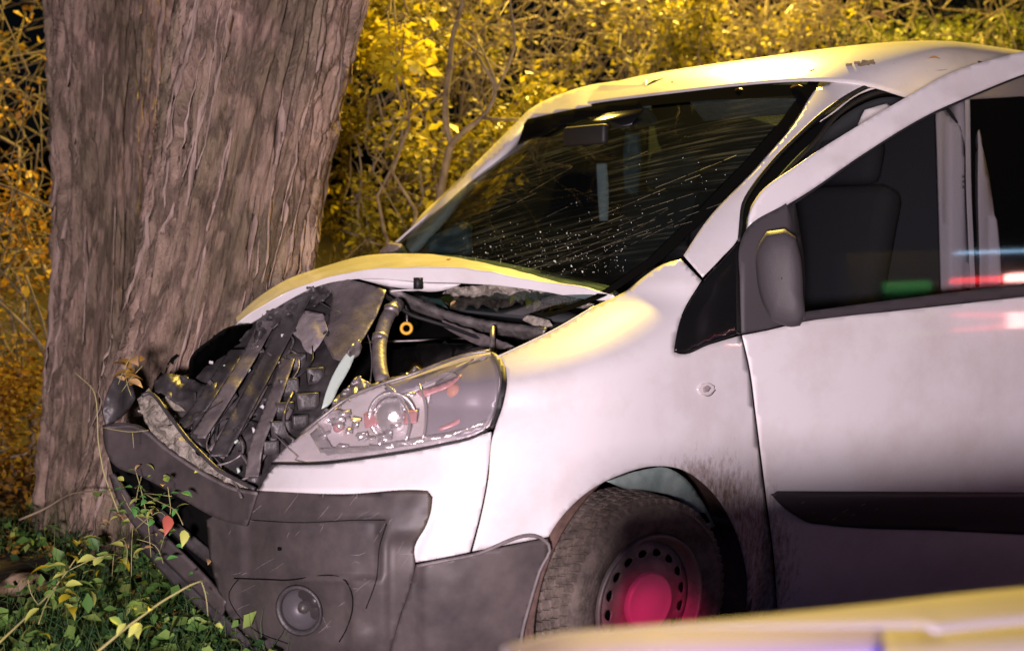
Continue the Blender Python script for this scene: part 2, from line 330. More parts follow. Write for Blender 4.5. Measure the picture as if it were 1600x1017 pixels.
def linedist(px, py, pts):
    P = np.array(pts, float); d = np.full(len(px), 1e9)
    for a, b in zip(P[:-1], P[1:]):
        ab = b - a; t = np.clip(((px - a[0]) * ab[0] + (py - a[1]) * ab[1]) / (ab @ ab), 0, 1)
        d = np.minimum(d, np.hypot(px - a[0] - t * ab[0], py - a[1] - t * ab[1]))
    return d
def tube(pts, r, seg=8, cap=True):
    P = np.array(pts, float); n = len(P); r = np.broadcast_to(np.asarray(r, float), (n,)); V = []; Fc = []
    T = np.gradient(P, axis=0); T /= np.linalg.norm(T, axis=1)[:, None] + 1e-12; ref = np.array([0, 0, 1.]) if abs(T[0][2]) < .9 else np.array([1., 0, 0])
    N = np.cross(T[0], ref); N /= np.linalg.norm(N)
    for i in range(n):
        N = N - T[i] * (N @ T[i]); N /= np.linalg.norm(N) + 1e-12; Bn = np.cross(T[i], N)
        for k in range(seg): a = 2 * math.pi * k / seg; V.append(P[i] + r[i] * (math.cos(a) * N + math.sin(a) * Bn))
    for i in range(n - 1):
        for k in range(seg): k2 = (k + 1) % seg; Fc.append((i * seg + k, i * seg + k2, (i + 1) * seg + k2, (i + 1) * seg + k))
    if cap: Fc.append(tuple(range(seg))[::-1]); Fc.append(tuple((n - 1) * seg + k for k in range(seg)))
    return V, Fc
def ptube(pts, r, dfn=None, step=10):            # pts (px,py) with dfn, or (px,py,d); r in metres
    P = np.array(pts, float)
    c = curve(P, step, closed=False, ang=70) if P.shape[1] == 2 else None
    if c is None:
        k = max(2, int(np.abs(np.diff(P[:, :2], axis=0)).sum() / step)); L = np.r_[0, np.cumsum(np.linalg.norm(np.diff(P[:, :2], axis=0), axis=1))]
        s = np.linspace(0, L[-1], k); g = np.stack([np.interp(s, L, P[:, j]) for j in range(3)], 1)
        for _ in range(2): g[1:-1] = (g[:-2] + 2 * g[1:-1] + g[2:]) / 4
        return at(g[:, 0], g[:, 1], g[:, 2])
    return at(c[:, 0], c[:, 1], dfn(c[:, 0], c[:, 1]))
def pipe(name, pts, r, m, parent=None, seg=8, dfn=None, step=10):
    P = ptube(pts, r, dfn, step); rr = np.interp(np.linspace(0, 1, len(P)), np.linspace(0, 1, np.size(r)), np.ravel(r)) if np.size(r) > 1 else r
    V, Fc = tube(P, rr, seg); return obj(name, V, Fc, m, parent)
def grid(name, P, m, parent=None, thick=0, closed=False, smooth=True, flip=False, off_=-1):
    a, b = P.shape[:2]; Fc = []
    for i in range(a - 1):
        for j in range(b if closed else b - 1):
            j2 = (j + 1) % b; f = (i * b + j, i * b + j2, (i + 1) * b + j2, (i + 1) * b + j); Fc.append(f[::-1] if flip else f)
    return obj(name, P.reshape(-1, 3), Fc, m, parent, smooth, thick, off_=off_)
def box(c, s, R=None):
    c = np.array(c, float); s = np.array(s, float) / 2; V = [np.array([x, y, z]) * s for x in (-1, 1) for y in (-1, 1) for z in (-1, 1)]
    if R is not None: V = [R @ v for v in V]
    V = [c + v for v in V]; return V, [(0, 1, 3, 2), (4, 6, 7, 5), (0, 4, 5, 1), (2, 3, 7, 6), (0, 2, 6, 4), (1, 5, 7, 3)]
def rot(ax, a):
    return np.array(Matrix.Rotation(a, 3, ax))
def join(parts):
    V = []; Fc = []
    for v, f in parts: k = len(V); V += list(v); Fc += [tuple(i + k for i in q) for q in f]
    return V, Fc
def lathe(profile, C, axis, seg=64, a0=0, a1=2 * math.pi):       # profile (r, h) along axis
    ax = np.array(axis, float); ax /= np.linalg.norm(ax); u = np.cross(ax, [0, 0, 1.]); u = u / np.linalg.norm(u) if np.linalg.norm(u) > 1e-6 else np.array([1., 0, 0]); w = np.cross(ax, u)
    th = np.linspace(a0, a1, seg, endpoint=False); pr = np.array(profile, float)
    return np.array(C) + pr[:, None, 0:1] * (np.cos(th)[None, :, None] * u + np.sin(th)[None, :, None] * w) + pr[:, None, 1:2] * ax
# ================================================================== GROUND
def hgt(x, y):
    x = np.asarray(x, float); y = np.asarray(y, float); q = np.stack([x - CP[0], y - CP[1]], -1)
    lat = q @ RM[0][:2]; dep = q @ fwd[:2]
    h = .115 + .05 * sst(-lat, .55, .95) * sst(dep, 2.9, 3.7) + .65 * sst(dep, 5.4, 10) + 2.5 * sst(dep, 11, 26)
    return h + (.03 * fbm(np.stack([x, y], -1) * 1.6, 3, 2)) * (sst(-lat, .4, .9) + sst(dep, 5, 6))
def gpt(px, py, lift=0):
    d = np.linspace(2.2, 12, 600); P = at(np.full(600, px), np.full(600, py), d); b = P[:, 2] < hgt(P[:, 0], P[:, 1]) + lift
    i = b.argmax() if b.any() else -1; return P[i]
g1 = np.r_[np.linspace(-60, -8, 26), np.linspace(-7.6, 4, 100), np.linspace(5, 60, 24)]
gx, gy = np.meshgrid(g1, g1, indexing='ij'); G0 = np.stack([gx, gy, hgt(gx, gy)], -1)
gr = grid('ground', G0, M['soil'], None); tag(gr, None, None, None, 'structure')
# ================================================================== TREE
def trunk(name, tab, depth, parent, seed, lean=0, nz=420, na=420):
    t = np.array(tab, float); py = np.linspace(t[0, 0], t[-1, 0], nz); cx = np.interp(py, t[:, 0], t[:, 1]); hw = np.interp(py, t[:, 0], t[:, 2])
    k = np.ones(41) / 41; sm = lambda a: np.convolve(np.pad(a, 20, 'edge'), k, 'valid'); cx = sm(cx); hw = sm(hw); dp = np.interp(py, t[:, 0], t[:, 3]) if t.shape[1] > 3 else np.full(nz, depth)
    C = at(cx, py, dp); r = hw * (dp - hw * dp / F * .9) / F * 1.02; a = np.linspace(0, 2 * math.pi, na, endpoint=False)
    H = C[:, 2][:, None] + 0 * a[None]; A = a[None] + 0 * H; tw = A + lean * H
    S = np.stack([np.cos(tw) * 2.6, np.sin(tw) * 2.6, H * .55], -1); S2 = np.stack([np.cos(tw) * 8, np.sin(tw) * 8, H * 2.2], -1); S3 = np.stack([np.cos(tw) * 34, np.sin(tw) * 34, H * 7], -1)
    big = fbm(S, 2, seed); w = fbm(S2, 3, seed + 9); ridg = 1 - np.abs(fbm(S2 * 1.5 + .7 * w[..., None], 3, seed + 5)) * 3.2; fine = fbm(S3, 3, seed + 3)
    d = .050 * big + .030 * np.clip(ridg, -.8, 1) + .020 * fine + .012 * w + .006 * fbm(S3 * 2.1, 2, seed + 40)
    if seed == 11:       # a deep furrow down the right-hand side of the big trunk
        ang = math.atan2(RM[0][1], RM[0][0]) + .55; da = np.angle(np.exp(1j * (A - ang + .05 * H))); d -= .05 * np.exp(-(da / .10) ** 2); d += .035 * np.exp(-((da + .35) / .2) ** 2)
    rr = r[:, None] * (1 + .06 * fbm(S * .6, 2, seed + 20)) + d
    P = np.stack([C[:, 0][:, None] + rr * np.cos(A), C[:, 1][:, None] + rr * np.sin(A), H + .012 * w], -1)
    Fc = []; me = bpy.data.meshes.new(name); V = P.reshape(-1, 3).astype(np.float32); I = np.arange(nz * na).reshape(nz, na); J = np.roll(I, -1, 1)
    Q = np.stack([I[:-1], I[1:], J[1:], J[:-1]], -1).reshape(-1, 4).astype(np.int32)
    o = fast(name, V, Q, M['bark'], parent, True); me = o.data; uv = me.uv_layers.new(name='UVMap')
    U = np.repeat(np.linspace(0, 1, na, endpoint=False)[None], nz, 0); Vv = H / 1.2 + .0; flat = Q.ravel(); u = U.ravel()[flat].reshape(-1, 4); v = Vv.ravel()[flat].reshape(-1, 4)
    u = np.where((u.max(1) - u.min(1))[:, None] > .5, np.where(u < .5, u + 1, u), u); 
    uv.data.foreach_set('uv', np.stack([u, v], -1).ravel().astype(np.float32))
    return o, P
tb = at(230, 872, 4.2)
tree = thing('twin_trunk_tree', 'thick old tree with two fused trunks and shaggy peeling bark, hit by the white van', 'tree', tb)
big, PB = trunk('trunk', [(-90, 428, 146, 4.2), (0, 420, 136, 4.18), (80, 405, 136, 4.17), (160, 390, 133, 4.16), (240, 376, 128, 4.15), (320, 362, 124, 4.14), (420, 346, 126, 4.12), (520, 326, 128, 4.12), (620, 300, 130, 4.12), (720, 276, 132, 4.14), (820, 262, 140, 4.16), (960, 256, 170, 4.2)], 4.15, tree, 11, -.06)
sml, PS_ = trunk('trunk', [(-90, 178, 98, 4.75), (0, 180, 94, 4.74), (110, 178, 86, 4.72), (220, 174, 80, 4.7), (400, 172, 72, 4.64), (600, 162, 74, 4.56), (700, 158, 76, 4.5), (800, 154, 82, 4.46), (960, 150, 100, 4.44)], 4.6, tree, 31, .03)
big['label'] = 'thicker trunk leaning to the right'; sml['label'] = 'thinner upright trunk behind'
# long peeling strips of bark, proud of the trunks
rg = np.random.default_rng(8); SVb = []; SFb = []
for P, ax_, cnt in ((PB, 0, 110), (PS_, 0, 50)):
    nz, na = P.shape[:2]; C = P.mean(1)
    for _ in range(cnt):
        i0 = rg.integers(0, nz - 120); L = rg.integers(30, 120); j = rg.integers(0, na); w = rg.uniform(.3, .9); k = len(SVb); n_ = 0; dj = rg.uniform(-.08, .08)
        if ((P[i0, j] - C[i0]) @ fwd) > .12: continue
        for s, i in enumerate(range(i0, i0 + L, 5)):
            t = s * 5 / L; ww = w * math.sin(math.pi * min(1, t * .9 + .1)) + .6; lift = .003 + .016 * (t if rg.random() < 2 else 0) ** 3 * rg.uniform(.6, 1)
            for e in (-1, 0, 1):
                p = P[i, int(j + dj * s * 5 + e * ww) % na]; nn = p - C[i]; nn[2] = 0; nn /= np.linalg.norm(nn); SVb.append(p + nn * (lift + (.004 if e == 0 else 0)))
            n_ += 1
        for s in range(n_ - 1):
            for e in (0, 1): a = k + s * 3 + e; SFb.append((a, a + 3, a + 4, a + 1))
o = obj('bark_strips', SVb, SFb, M['bark2'], tree, True, .003); o['kind'] = 'stuff'
# ================================================================== LEAVES AND TWIGS
def leafcloud(Cn, size, rg, up_bias=.5, aspect=.55):
    n = len(Cn); s = size * rg.uniform(.55, 1.35, n)[:, None]
    d = rg.normal(size=(n, 3)); d[:, 2] = d[:, 2] * .6 - .25; d /= np.linalg.norm(d, axis=1)[:, None]
    nr = rg.normal(size=(n, 3)); nr[:, 2] = np.abs(nr[:, 2]) + up_bias; w = np.cross(d, nr); w /= np.linalg.norm(w, axis=1)[:, None] + 1e-9; nn = np.cross(w, d)
    b = Cn; V = np.stack([b, b + d * s * .45 + w * s * aspect * .5 + nn * s * .10, b + d * s, b + d * s * .45 - w * s * aspect * .5 + nn * s * .10], 1).reshape(-1, 3)
    k = np.arange(n)[:, None] * 4; T = np.concatenate([k + [0, 1, 2], k + [0, 2, 3]], 0); return V, T
def clusters(poly, dr, ncl, per, spread, rg):
    poly = np.array(poly, float); lo, hi = poly.min(0), poly.max(0); out = []; cs_ = []
    while len(cs_) < ncl:
        q = rg.uniform(lo, hi, (ncl * 3, 2)); q = q[inside(q, poly)]
        for x in q:
            if fbm(np.array([[x[0], x[1]]]) / 48, 2, 77)[0] + rg.uniform(-.16, .16) > .02: cs_.append(x)
    cs_ = np.array(cs_[:ncl]); d = rg.uniform(*dr, ncl); P = at(cs_[:, 0], cs_[:, 1], d)
    for p in P:
        n = rg.integers(per * .4, per * 1.6); s = spread * rg.uniform(.5, 1.4); out.append(p + rg.normal(size=(n, 3)) * s * np.array([1, 1, .6]))
    return np.concatenate(out), P
def wig(a, b, rg, n=8, amp=.08):
    t = np.linspace(0, 1, n)[:, None]; L = np.linalg.norm(np.array(b) - a); w = np.cumsum(rg.normal(size=(n, 3)), 0) * amp * L / math.sqrt(n); w -= t * w[-1]; return np.array(a) + (np.array(b) - a) * t + w - w[0] * (1 - t)
def tubes(lst, seg=4): return join([tube(p, r, seg, False) for p, r in lst])
def inv(P): return (P[:, 1] > -1.06) & (P[:, 0] > -4.0) & (P[:, 0] < 1.0) & (P[:, 2] < 2.14)
def bush(name, label, poly, dr, ncl, per, spread, size, m, seed, nstem=5, ntw=60, group=None, tw_r=.004, base_px=None):
    rg = np.random.default_rng(seed); poly = np.array(poly, float); L, P = clusters(poly, dr, ncl, per, spread, rg)
    cx = poly[:, 0].mean() if base_px is None else base_px; b = at(cx, 700, np.mean(dr)); b[2] = hgt(b[0], b[1])
    L = L[~inv(L)]
    root = thing(name, label, 'bush' if 'bush' in name else name.split('_')[-1], b, group)
    V, T = leafcloud(L, size, rg); f = fast('foliage', V, T, M[m], root)
    st = []
    for i in range(nstem):
        e = P[rg.integers(len(P))] + [0, 0, .2]; s0 = b + rg.normal(size=3) * [.25, .25, 0]
        V, Fc = tube(wig(s0, e, rg, 14, .12), np.linspace(.016, .004, 14), 6); obj('stem', V, Fc, M['twig'], root)
    tw = []
    for i in range(ntw):
        a = P[rg.integers(len(P))] + rg.normal(size=3) * .12; dd = rg.normal(size=3) * [.35, .35, .5]; n = 7
        q = wig(a, a + dd * rg.uniform(.5, 1.6), rg, n, .25)
        if not inv(q).any(): tw.append((q, np.linspace(tw_r, tw_r * .4, n)))
    if tw: V, Fc = tubes(tw); o = obj('twigs', V, Fc, M['twig'], root); o['kind'] = 'stuff'
    return root
bush('leafy_bush', 'orange-lit bush left of the tree, reaching the left edge', [(-120, 230), (20, 220), (100, 330), (100, 600), (60, 640), (-120, 640)], (5.2, 6.4), 55, 18, .09, .055, 'leafO', 1, 5, 110)
bush('leafy_bush', 'golden low bush beside the left foot of the twin-trunked tree', [(-120, 560), (40, 560), (96, 640), (90, 800), (-20, 830), (-120, 830)], (4.7, 5.4), 150, 26, .07, .034, 'leafO', 2, 3, 70)
bush('leafy_bush', 'sparse dark bush behind the top left of the thinner trunk', [(-120, -60), (80, -60), (110, 120), (0, 200), (-120, 160)], (5.6, 6.6), 40, 12, .08, .05, 'leafO', 3, 3, 90)
bush('leafy_bush', 'dense yellow bush between the big trunk and the windscreen', [(470, 180), (640, 170), (760, 200), (840, 120), (860, 150), (760, 260), (660, 350), (620, 430), (470, 470)], (5.4, 6.4), 230, 24, .075, .05, 'leafY', 4, 6, 110)
bush('leafy_bush', 'yellow bush beside the top of the leaning trunk', [(520, -60), (700, -60), (700, 140), (640, 210), (500, 220)], (5.6, 6.6), 120, 20, .08, .05, 'leafY', 5, 4, 90)
bush('leafy_bush', 'broad-leaved shoot with the brightest yellow leaves, right of the leaning trunk', [(590, 60), (650, 40), (660, 130), (690, 190), (660, 220), (595, 160), (600, 100)], (5.2, 5.5), 24, 14, .07, .085, 'leafB', 6, 2, 10)
bush('brushwood_bush', 'tangle of bare arching twigs over the windscreen with few leaves', [(690, -60), (1020, -60), (1020, 110), (900, 130), (820, 150), (720, 230), (690, 120)], (6.3, 7.4), 80, 12, .07, .058, 'leafY', 7, 9, 320, None, .004)
bush('ivy_bush', 'upright column of golden leaves behind the front of the van roof', [(1030, -60), (1110, -60), (1105, 120), (1040, 120)], (6.2, 6.8), 100, 26, .06, .042, 'leafY', 8, 2, 30, None)
bush('brushwood_bush', 'twiggy bush with pale crooked stems above the middle of the roof', [(1100, -60), (1330, -60), (1330, 110), (1100, 120)], (6.6, 7.8), 60, 16, .08, .048, 'leafY', 9, 8, 260, None, .0045)
bush('evergreen_bush', 'feathery green conifer bush behind the rear of the van roof', [(1300, 30), (1420, 40), (1640, 30), (1740, 60), (1740, 140), (1300, 120)], (7.4, 8.6), 190, 34, .11, .038, 'leafG', 10, 4, 20)
bush('evergreen_bush', 'dark high bush at the top right corner', [(1350, -60), (1740, -60), (1740, 40), (1480, 40), (1400, 20)], (8.8, 9.8), 45, 18, .14, .06, 'leafG', 11, 3, 80)
# far undergrowth
rg = np.random.default_rng(12)
L, _ = clusters([(-300, -80), (1900, -80), (1900, 150), (1000, 140), (560, 560), (-300, 900)], (7.8, 10.5), 200, 16, .14, rg); L = L[~inv(L)]
L = L[~((lambda q: (q @ RM[0] / (q @ fwd) * F + 800 < 110) & (508 - F * (q @ RM[1]) / (q @ fwd) < 520))(L - CP))]; V, T = leafcloud(L, .055, rg); o = fast('undergrowth', V, T, M['leafY'], None); tag(o, 'dense yellow-lit undergrowth filling the dark behind the bushes', 'undergrowth', None, 'stuff')
tw = []
for i in range(380):
    px, py = rg.uniform(-100, 1700), rg.uniform(-60, 420 if rg.random() < .4 else 130); a = at(px, py, rg.uniform(6.6, 8.6)); dd = rg.normal(size=3) * [.4, .4, .6]; q = wig(a, a + dd, rg, 7, .3)
    if not inv(q).any(): tw.append((q, np.linspace(.005, .0015, 7)))
V, Fc = tubes(tw); o = obj('brushwood', V, Fc, M['twig'], None); tag(o, 'thin bare twigs tangled through the undergrowth', 'brushwood', None, 'stuff')
# sapling with forked stem
def branchy(name, label, cat, paths, m, seg=7, mi=None):
    p0 = paths[0][0]; b = at(*p0[0][:3]) if isinstance(p0, tuple) and False else ptube(paths[0][0], 0)[0]; root = thing(name, label, cat, b)
    for pts, r in paths: pipe('branch', pts, np.array(r) * (.55 if name == 'twig' else 1), M[m], root, seg)
    return root
branchy('sapling', 'thin bare sapling with a forked stem in front of the yellow bush', 'sapling', [
    ([(684, 330, 5.1), (690, 290, 5.1), (700, 240, 5.1), (706, 224, 5.1)], [.020, .018]), ([(706, 226, 5.1), (697, 200, 5.1), (695, 160, 5.1), (702, 110, 5.15), (706, 60, 5.2), (722, 10, 5.2), (735, -50, 5.2)], [.017, .010]),
    ([(704, 228, 5.1), (724, 206, 5.05), (752, 186, 5.0), (768, 165, 5.0), (776, 140, 5.0), (766, 120, 5.0), (745, 85, 5.0)], [.016, .006]), ([(755, 184, 5.0), (780, 188, 4.95), (815, 187, 4.95)], [.009, .005]),
    ([(776, 140, 5.0), (792, 110, 5.0), (806, 70, 5.0), (800, 20, 5.0), (790, -40, 5)], [.007, .004]), ([(778, 142, 5.0), (768, 110, 5.0), (750, 70, 5.1), (700, 20, 5.2)], [.006, .003]), ([(702, 110, 5.15), (740, 80, 5.1), (770, 72, 5.1)], [.005, .003])], 'twig')
# ================================================================== FOREGROUND PLANTS
LM = bpy.data.meshes.new('leaf')
def leafmesh(name, pts, m):
    V = []; 
    for x, w, z in pts: V += [(-w, x, z + w * .35), (0, x, z), (w, x, z + w * .35)]
    Fc = []
    for i in range(len(pts) - 1):
        for j in (0, 1): a = i * 3 + j; Fc.append((a, a + 1, a + 4, a + 3))
    me = bpy.data.meshes.new(name); me.from_pydata(V, [], Fc); me.materials.append(m); me.polygons.foreach_set('use_smooth', [True] * len(Fc)); return me
shape = [(0, .02, 0), (.18, .20, .02), (.4, .27, .03), (.65, .20, .0), (.85, .09, -.06), (1, .004, -.14)]
LF = {k: leafmesh('leaf', shape, m) for k, m in (('weed', M['weed']), ('bright', M['leafB']), ('dead', M['litter']), ('red', mat('red_leaf', (.42, .10, .07), .5)), ('green', mat('green_leaf', (.10, .30, .07), .45)), ('ygreen', mat('yellow_green_leaf', (.48, .52, .12), .5)), ('tan', mat('tan_leaf', (.55, .36, .16), .6)))}
def leaf(P, size, kind, root, rg, name='leaf', tilt=None):
    o = bpy.data.objects.new(name, LF[kind]); COL.objects.link(o); o.location = P; o.scale = (size,) * 3
    o.rotation_euler = tilt or (rg.uniform(-.7, .5), rg.uniform(-.6, .6), rg.uniform(0, 6.28))
    if root: o.parent = root; o.matrix_parent_inverse = Matrix.Translation(-Vector(root.location))
    return o
def weed(label, stems, leaves, kinds, rg, size=.035, name='weed', cat='weed', leafr=.03):
    c0_ = ptube(stems[0][0], 0); root = thing(name, label, cat, c0_[0])
    for pts, r in stems: pipe('stem', pts, np.array(r) * .55, M['stem'], root, 6)
    for px, py, d, n in leaves:
        for k in range(n): leaf(at(px, py, d) + rg.normal(size=3) * leafr, size * rg.uniform(.6, 1.25), kinds[rg.integers(len(kinds))], root, rg)
    return root
rg = np.random.default_rng(21)
weed('tall yellow-green weed rising from the bottom left corner', [([(-10, 1012, 2.7), (40, 965, 2.8), (80, 925, 2.9), (105, 892, 2.95), (128, 858, 3.0)], [.006, .003]), ([(90, 915, 2.9), (72, 940, 2.85), (60, 975, 2.8)], .0025), ([(60, 945, 2.85), (45, 925, 2.85), (44, 905, 2.85)], .002), ([(105, 892, 2.95), (150, 870, 3.0), (172, 868, 3.0)], .0025)],
     [(128, 858, 3.0, 6), (105, 888, 2.95, 6), (150, 872, 3.0, 6), (170, 880, 3.0, 4), (100, 925, 2.9, 6), (72, 940, 2.87, 3), (112, 938, 2.87, 4), (60, 968, 2.8, 3), (44, 910, 2.85, 2)], ['ygreen', 'ygreen', 'bright', 'weed'], rg, .05)
weed('slender weed with pale seed tips between the tree foot and the torn bumper', [([(175, 900, 3.35), (178, 860, 3.35), (186, 836, 3.35), (200, 845, 3.3), (198, 880, 3.3)], [.003, .002]), ([(205, 900, 3.3), (206, 840, 3.3), (214, 770, 3.25), (222, 740, 3.25)], .0022), ([(255, 880, 3.15), (246, 850, 3.15), (214, 842, 3.15)], .002)],
     [(186, 836, 3.35, 3), (198, 872, 3.3, 4), (214, 820, 3.3, 5), (222, 746, 3.25, 6), (200, 800, 3.3, 5), (176, 815, 3.35, 6), (240, 860, 3.2, 4)], ['weed', 'ygreen', 'green', 'tan'], rg, .032)
weed('leafy sprig lying across the dark bumper, with one red and one yellow leaf', [([(210, 828, 3.1), (232, 808, 3.05), (252, 795, 3.05), (262, 812, 3.0)], .0022), ([(225, 770, 3.1), (250, 785, 3.05), (275, 795, 3.0), (286, 820, 2.98)], .0022), ([(225, 770, 3.1), (240, 772, 3.1), (268, 775, 3.0)], .002)],
     [(226, 772, 3.1, 7), (245, 776, 3.08, 5), (256, 792, 3.02, 5), (268, 776, 3.02, 4), (218, 800, 3.1, 6), (236, 790, 3.07, 4)], ['weed', 'ygreen', 'green'], rg, .032)
weed('wispy weed with small pale leaves in front of the black gap under the bumper band', [([(236, 870, 3.12), (232, 820, 3.1), (222, 770, 3.1), (212, 735, 3.12)], .002), ([(250, 860, 3.1), (268, 800, 3.02), (262, 760, 3.02)], .002), ([(232, 820, 3.1), (205, 800, 3.12), (190, 770, 3.15)], .002)],
     [(214, 745, 3.12, 6), (226, 790, 3.1, 6), (264, 770, 3.02, 5), (255, 830, 3.05, 6), (196, 780, 3.14, 6), (275, 850, 3.05, 6), (300, 885, 3.0, 5)], ['weed', 'ygreen', 'tan', 'green'], rg, .028, leafr=.04)
for x, y, d, k, s, nm in ((262, 805, 2.99, 'red', .06, 'red'), (288, 828, 2.96, 'ygreen', .05, 'yellow')):
    o = leaf(at(x, y, d), s, k, None, rg, 'hanging_leaf', (-1.3, .2, 2.4)); tag(o, f'{nm} leaf hanging in front of the torn black bumper', 'leaf')
weed('long bare diagonal twig at the bottom, bent over beside the bumper lip', [([(138, 1030, 2.55), (200, 978, 2.62), (255, 938, 2.68), (300, 912, 2.72), (316, 907, 2.74)], [.0065, .004]), ([(314, 907, 2.74), (322, 925, 2.74), (325, 962, 2.74)], [.003, .002])],
     [(205, 978, 2.6, 5), (222, 965, 2.62, 3), (200, 950, 2.66, 4), (308, 955, 2.76, 2), (325, 970, 2.76, 2)], ['ygreen', 'weed'], rg, .035, 'twig', 'twig', .018)
weed('withered sprig caught on the torn bracket at the far bumper end', [([(185, 600, 3.2), (196, 570, 3.2), (208, 552, 3.22)], .002), ([(190, 612, 3.2), (205, 590, 3.18), (222, 572, 3.2)], .002), ([(196, 585, 3.2), (200, 610, 3.15), (205, 618, 3.15)], .002)],
     [(196, 574, 3.2, 4), (204, 590, 3.18, 5), (206, 560, 3.2, 3)], ['tan', 'dead'], rg, .05, 'sprig', 'sprig', .014)
branchy('twig', 'thin pale twig standing in front of the thinner trunk at the bumper end', 'twig', [([(185, 800, 3.25), (162, 740, 3.22), (153, 690, 3.22), (152, 640, 3.22), (148, 608, 3.22), (132, 595, 3.25), (118, 583, 3.25)], [.005, .002]), ([(160, 668, 3.15), (205, 676, 3.1), (232, 672, 3.1)], [.002, .0015]), ([(207, 676, 3.1), (209, 700, 3.1)], .0015)], 'stem')
branchy('twig', 'dark fallen branch leaning against the foot of the thinner trunk', 'branch', [([(30, 812, 3.7), (70, 795, 3.7), (110, 770, 3.7), (160, 766, 3.7), (178, 780, 3.7)], [.008, .004]), ([(120, 768, 3.7), (134, 745, 3.7), (140, 720, 3.7)], .004)], 'twig')
for i, (ol, lab) in enumerate([([(-20, 280, 5.0), (30, 300, 5.0), (90, 330, 4.9)], 'thin pale stem crossing the orange bush high at the left edge'), ([(-20, 455, 4.9), (30, 500, 4.9), (70, 545, 4.9), (95, 580, 4.9)], 'thin pale stem crossing the orange bush low at the left edge'), ([(40, 430, 4.9), (66, 500, 4.9), (76, 540, 4.9), (100, 560, 4.9)], 'forked pale stem close to the left side of the tree')]): branchy('stem', lab, 'stem', [(ol, .006)], 'twig')
# ground cover: many small leaves and blades of grass around the tree foot
rg = np.random.default_rng(33); pts = []
while len(pts) < 2700:
    px, py = rg.uniform(-160, 470), rg.uniform(850, 1120)
    if py < 870 and px > 90: continue
    if px > 200 and py < 850 + (px - 200) * .75: continue
    if px < 82 and 880 < py < 985: continue
    p = gpt(px, py); pts.append(p + [0, 0, max(0, rg.normal(.05, .05))])
pts = np.array(pts); V, T = leafcloud(pts, .032, rg, 1.2, .7); o = fast('ground_cover', V, T, M['grass'], None); tag(o, 'small green weeds covering the ground in front of the tree', 'ground cover', None, 'stuff')
V, T = leafcloud(pts[:900] + rg.normal(size=(900, 3)) * [.05, .05, .02] + [0, 0, .03], .055, rg, 1.0, .6); o = fast('clover_patch', V, T, M['weed'], None); tag(o, 'brighter green and yellowish weed leaves among the ground cover', 'weeds', None, 'stuff')
gb = []
for i in range(1600):
    p = pts[rg.integers(len(pts))].copy(); p[2] -= .04; h = rg.uniform(.05, .17); gb.append((wig(p, p + np.array([rg.normal() * .05, rg.normal() * .05, h]), rg, 4, .12), np.linspace(.0022, .0004, 4)))
V, Fc = join([tube(p, r, 3, False) for p, r in gb]); o = obj('grass', V, Fc, M['grass'], None); tag(o, 'thin grass blades around the tree foot', 'grass', None, 'stuff')
q = []
while len(q) < 3500:
    px, py = rg.uniform(-160, 500), rg.uniform(700, 1000)
    if px < 82 and 880 < py < 985: continue
    p = gpt(px, py); q.append(p + [0, 0, rg.uniform(0, .05)])
V, T = leafcloud(np.array(q), .045, rg, 1.5, .7); o = fast('leaf_litter', V, T, M['litter'], None); tag(o, 'brown leaf litter lying behind the weeds by the tree foot', 'leaf litter', None, 'stuff')
sp = gpt(36, 935); 
th_ = np.linspace(0, math.pi, 16); ph_ = np.linspace(0, 2 * math.pi, 24, endpoint=False); S = np.array([[(math.sin(a) * math.cos(b), math.sin(a) * math.sin(b), math.cos(a)) for b in ph_] for a in th_]); rr = 1 + .22 * fbm(S * 1.6, 3, 5)
sc_ = at(34, 918, 3.66); o = grid('stone', sc_ + S * rr[..., None] * [.078, .06, .048], M['stone'], None, closed=True); tag(o, 'smooth tan stone lying at the left edge below the tree', 'stone')
# single large leaf at the top
o = leaf(at(1360, 22, 6.0), .16, 'tan', None, rg, 'hanging_leaf', (-.4, .8, 1.0)); tag(o, 'single broad orange leaf hanging above the rear of the roof', 'leaf')
for x, y in ((640, 125), (628, 95), (655, 140), (632, 42), (990, 42), (1000, 35), (830, 100), (852, 140), (668, 150)): 
    pass

# ================================================================== THE VAN
van = thing('crashed_van', 'white van with crushed front and open bonnet, driven against the twin-trunked tree', 'van')
VP = lambda *a, **k: patch(*a, parent=van, **k)
def yS(x, ze, side):
    xf, yw, L, n = prof(np.asarray(ze, float)); u = np.clip((x - (xf - L)) / L, 0, 1); return side * yw * (1 - u ** n) ** (1 / n)
def reshear(x, ze): return ze + .03 * np.maximum(0, -1 - x) * np.clip((ze - 1.2) / .6, 0, 1)
def xW(y, ze):
    xf, yw, L, n = prof(np.asarray(ze, float)); return xf - L + L * np.maximum(0, 1 - np.abs(y / yw) ** n) ** (1 / n)
# --- roof: contour bands from above the windscreen to the crown
rows = []
for k in range(34):
    t = k / 33; row = []
    A = np.concatenate([np.linspace(-1, 0, 26, endpoint=False) ** 1, np.linspace(0, 1, 27)])
    n_side = 26
    for s in np.concatenate([-(2 - np.linspace(0, 1, n_side, endpoint=False)), A, 1 + np.linspace(0, 1, n_side + 1)[1:]]):
        fr = min(abs(s), 1); z0 = 1.862 - .075 * fr ** 2.2 + .075 * min(max(abs(s) - 1, 0) * 3, 1)
        ze = z0 + (2.1195 - z0) * (1 - (1 - t) ** 1.6); xf, yw, L, n = prof(ze)
        if abs(s) <= 1:
            a = abs(s) * math.pi / 2; x = xf - L + L * math.cos(a) ** (2 / n); y = math.copysign(yw * math.sin(a) ** (2 / n), s)
        else: x = (xf - L) + (-3.85 - (xf - L)) * (abs(s) - 1); y = math.copysign(yw, s)
        row.append((x, y, reshear(x, ze)))
    rows.append(row)
R = np.array(rows)
